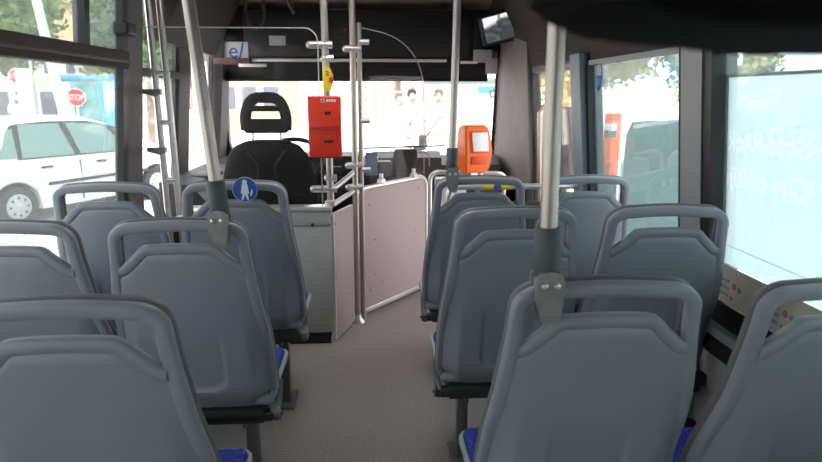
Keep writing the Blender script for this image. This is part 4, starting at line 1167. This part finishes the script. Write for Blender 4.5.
# things beyond right windows
t = thing('barrier_post', 'orange and white barrier post outside the front right window', 'post', (2.03, 5.2, GZ), .3)
bm = NB(); bx(bm, -.05, .05, -.05, .05, 1.02, 1.60, .01); obj('orange_head', bm, ORP, t)
bm = NB(); bx(bm, -.05, .05, -.05, .05, 0, 1.02, .01); obj('lower_post', bm, SHD, t)
for z, m in ((1.46, WHITE), (1.40, CARB)):
    bm = NB(); bx(bm, -.052, .0, -.053, .04, z, z+.055); obj('plate', bm, m, t, smooth=False)
t = thing('orange_van', 'orange van parked across the street outside the front right window', 'van', (13.6, 41, gz(41)), -.25)
bm = NB(); prism(bm, [(-1.2, .35), (.9, .35), (.9, 1.25), (.2, 1.45), (-.1, 1.95), (-1.2, 1.98)], 'y', 0, 1.7); bmesh.ops.bevel(bm, geom=list(bm.edges), offset=.05, segments=2, affect='EDGES'); obj('body', bm, ORP, t)
bm = NB(); prism(bm, [(-.9, 1.45), (.1, 1.45), (-.15, 1.85), (-.9, 1.87)], 'y', -.02, .02); obj('side_window', bm, WIND, t, smooth=False)
for x in (-.8, .5):
    bm = NB(); lathe(bm, [(.15, -.05), (.3, -.05), (.3, .15), (.15, .15)], 20, Matrix.Translation((x, .08, .3)) @ Matrix.Rotation(PI/2, 4, 'X')); obj('wheel', bm, TYRE, t)
for i, (x, y, a) in enumerate(((2.03, 4.62, .0), (2.13, 4.28, .0))):
    t = thing('hoop_barrier', ('white hoop barrier outside, nearer the orange post' if i == 0 else 'white hoop barrier outside, nearer the window pillar'), 'barrier', (x, y, GZ), -.35, 'hoop barriers on the pavement')
    bm = NB(); tube(bm, arc([(-.115, 0, 0), (-.115, 0, 1.28), (.115, 0, 1.28), (.115, 0, 0)], .07), .02, 12); obj('hoop', bm, WHITE, t)
    bm = NB(); cyl(bm, (-.115, 0, .75), (.115, 0, .75), .014); obj('crossbar', bm, WHITE, t)
t = thing('teal_reflection_panel', 'pale teal panel outside the front right window, standing in for a seat reflection', 'reflection panel', (1.84, 3.86, GZ), -.12)  # added panel, its teal stands in for a seat mirrored in the pane
bm = NB(); prism(bm, [(-.26, .5), (.55, .5), (.55, 1.62), (-.20, 1.585), (-.23, 1.5)], 'y', -.006, .006); obj('pane', bm, TEAL_REFL, t, smooth=False)
for x in (-.2, .5):
    bm = NB(); cyl(bm, (x, .02, 0), (x, .02, .62), .02); obj('foot', bm, POSTW, t)
t = thing('sign_box', 'white box sign on an orange post beyond the lettered window', 'sign', (4.6, 8.0, GZ))
bm = NB(); cyl(bm, (0, 0, 0), (0, 0, 2.15), .045); obj('post', bm, ORP, t)
bm = NB(); bx(bm, -.13, .13, -.08, .08, 2.12, 2.36, .01); obj('box', bm, WHITE, t)
bm = NB(); bx(bm, -.08, .08, -.085, -.08, 2.21, 2.25); obj('mark', bm, CARB, t, smooth=False)
make_car('roadside_car', 'silver car whose roof shows above the lettered film', (7.2, 8.6, GZ+.25), -.25, mat('car_silver', (.45, .5, .5, 1), .3, coat=.4))

# ---------------------------------------------------------------- light and camera
w = bpy.data.worlds.new('sky'); S.world = w; w.use_nodes = True
nt = w.node_tree; bg = nt.nodes['Background']
bg.inputs['Color'].default_value = (.90, .95, 1.0, 1); bg.inputs['Strength'].default_value = 2.6
ld = bpy.data.lights.new('sun', 'SUN'); ld.energy = 3.6; ld.angle = math.radians(1.5); ld.color = (1, .96, .9)
lo = bpy.data.objects.new('sun', ld); COL.objects.link(lo)
d = Vector((.12, .62, -1.0)); lo.rotation_euler = d.to_track_quat('-Z', 'Y').to_euler()

F = 620.
cam = bpy.data.cameras.new('camera'); cam.sensor_width = 36; cam.sensor_fit = 'HORIZONTAL'; cam.lens = F/822*36
co = bpy.data.objects.new('camera', cam); COL.objects.link(co)
p = math.atan(136/F); yw = math.atan(39/math.hypot(136, F))
co.location = (0, 0, 1.4); co.rotation_euler = (PI/2-p, 0, -yw)
cam.dof.use_dof = True; cam.dof.focus_distance = 2.4; cam.dof.aperture_fstop = 4.0
cam.clip_start = .02; cam.clip_end = 500
S.camera = co
S.view_settings.view_transform = 'Standard'; S.view_settings.look = 'None'
S.view_settings.exposure = 1.3; S.view_settings.gamma = 1; S.view_settings.use_curve_mapping = False
try:
    S.cycles.use_denoising = True; S.cycles.max_bounces = 10; S.cycles.transparent_max_bounces = 24; S.cycles.diffuse_bounces = 5
    S.cycles.caustics_reflective = False; S.cycles.caustics_refractive = False
except Exception: pass
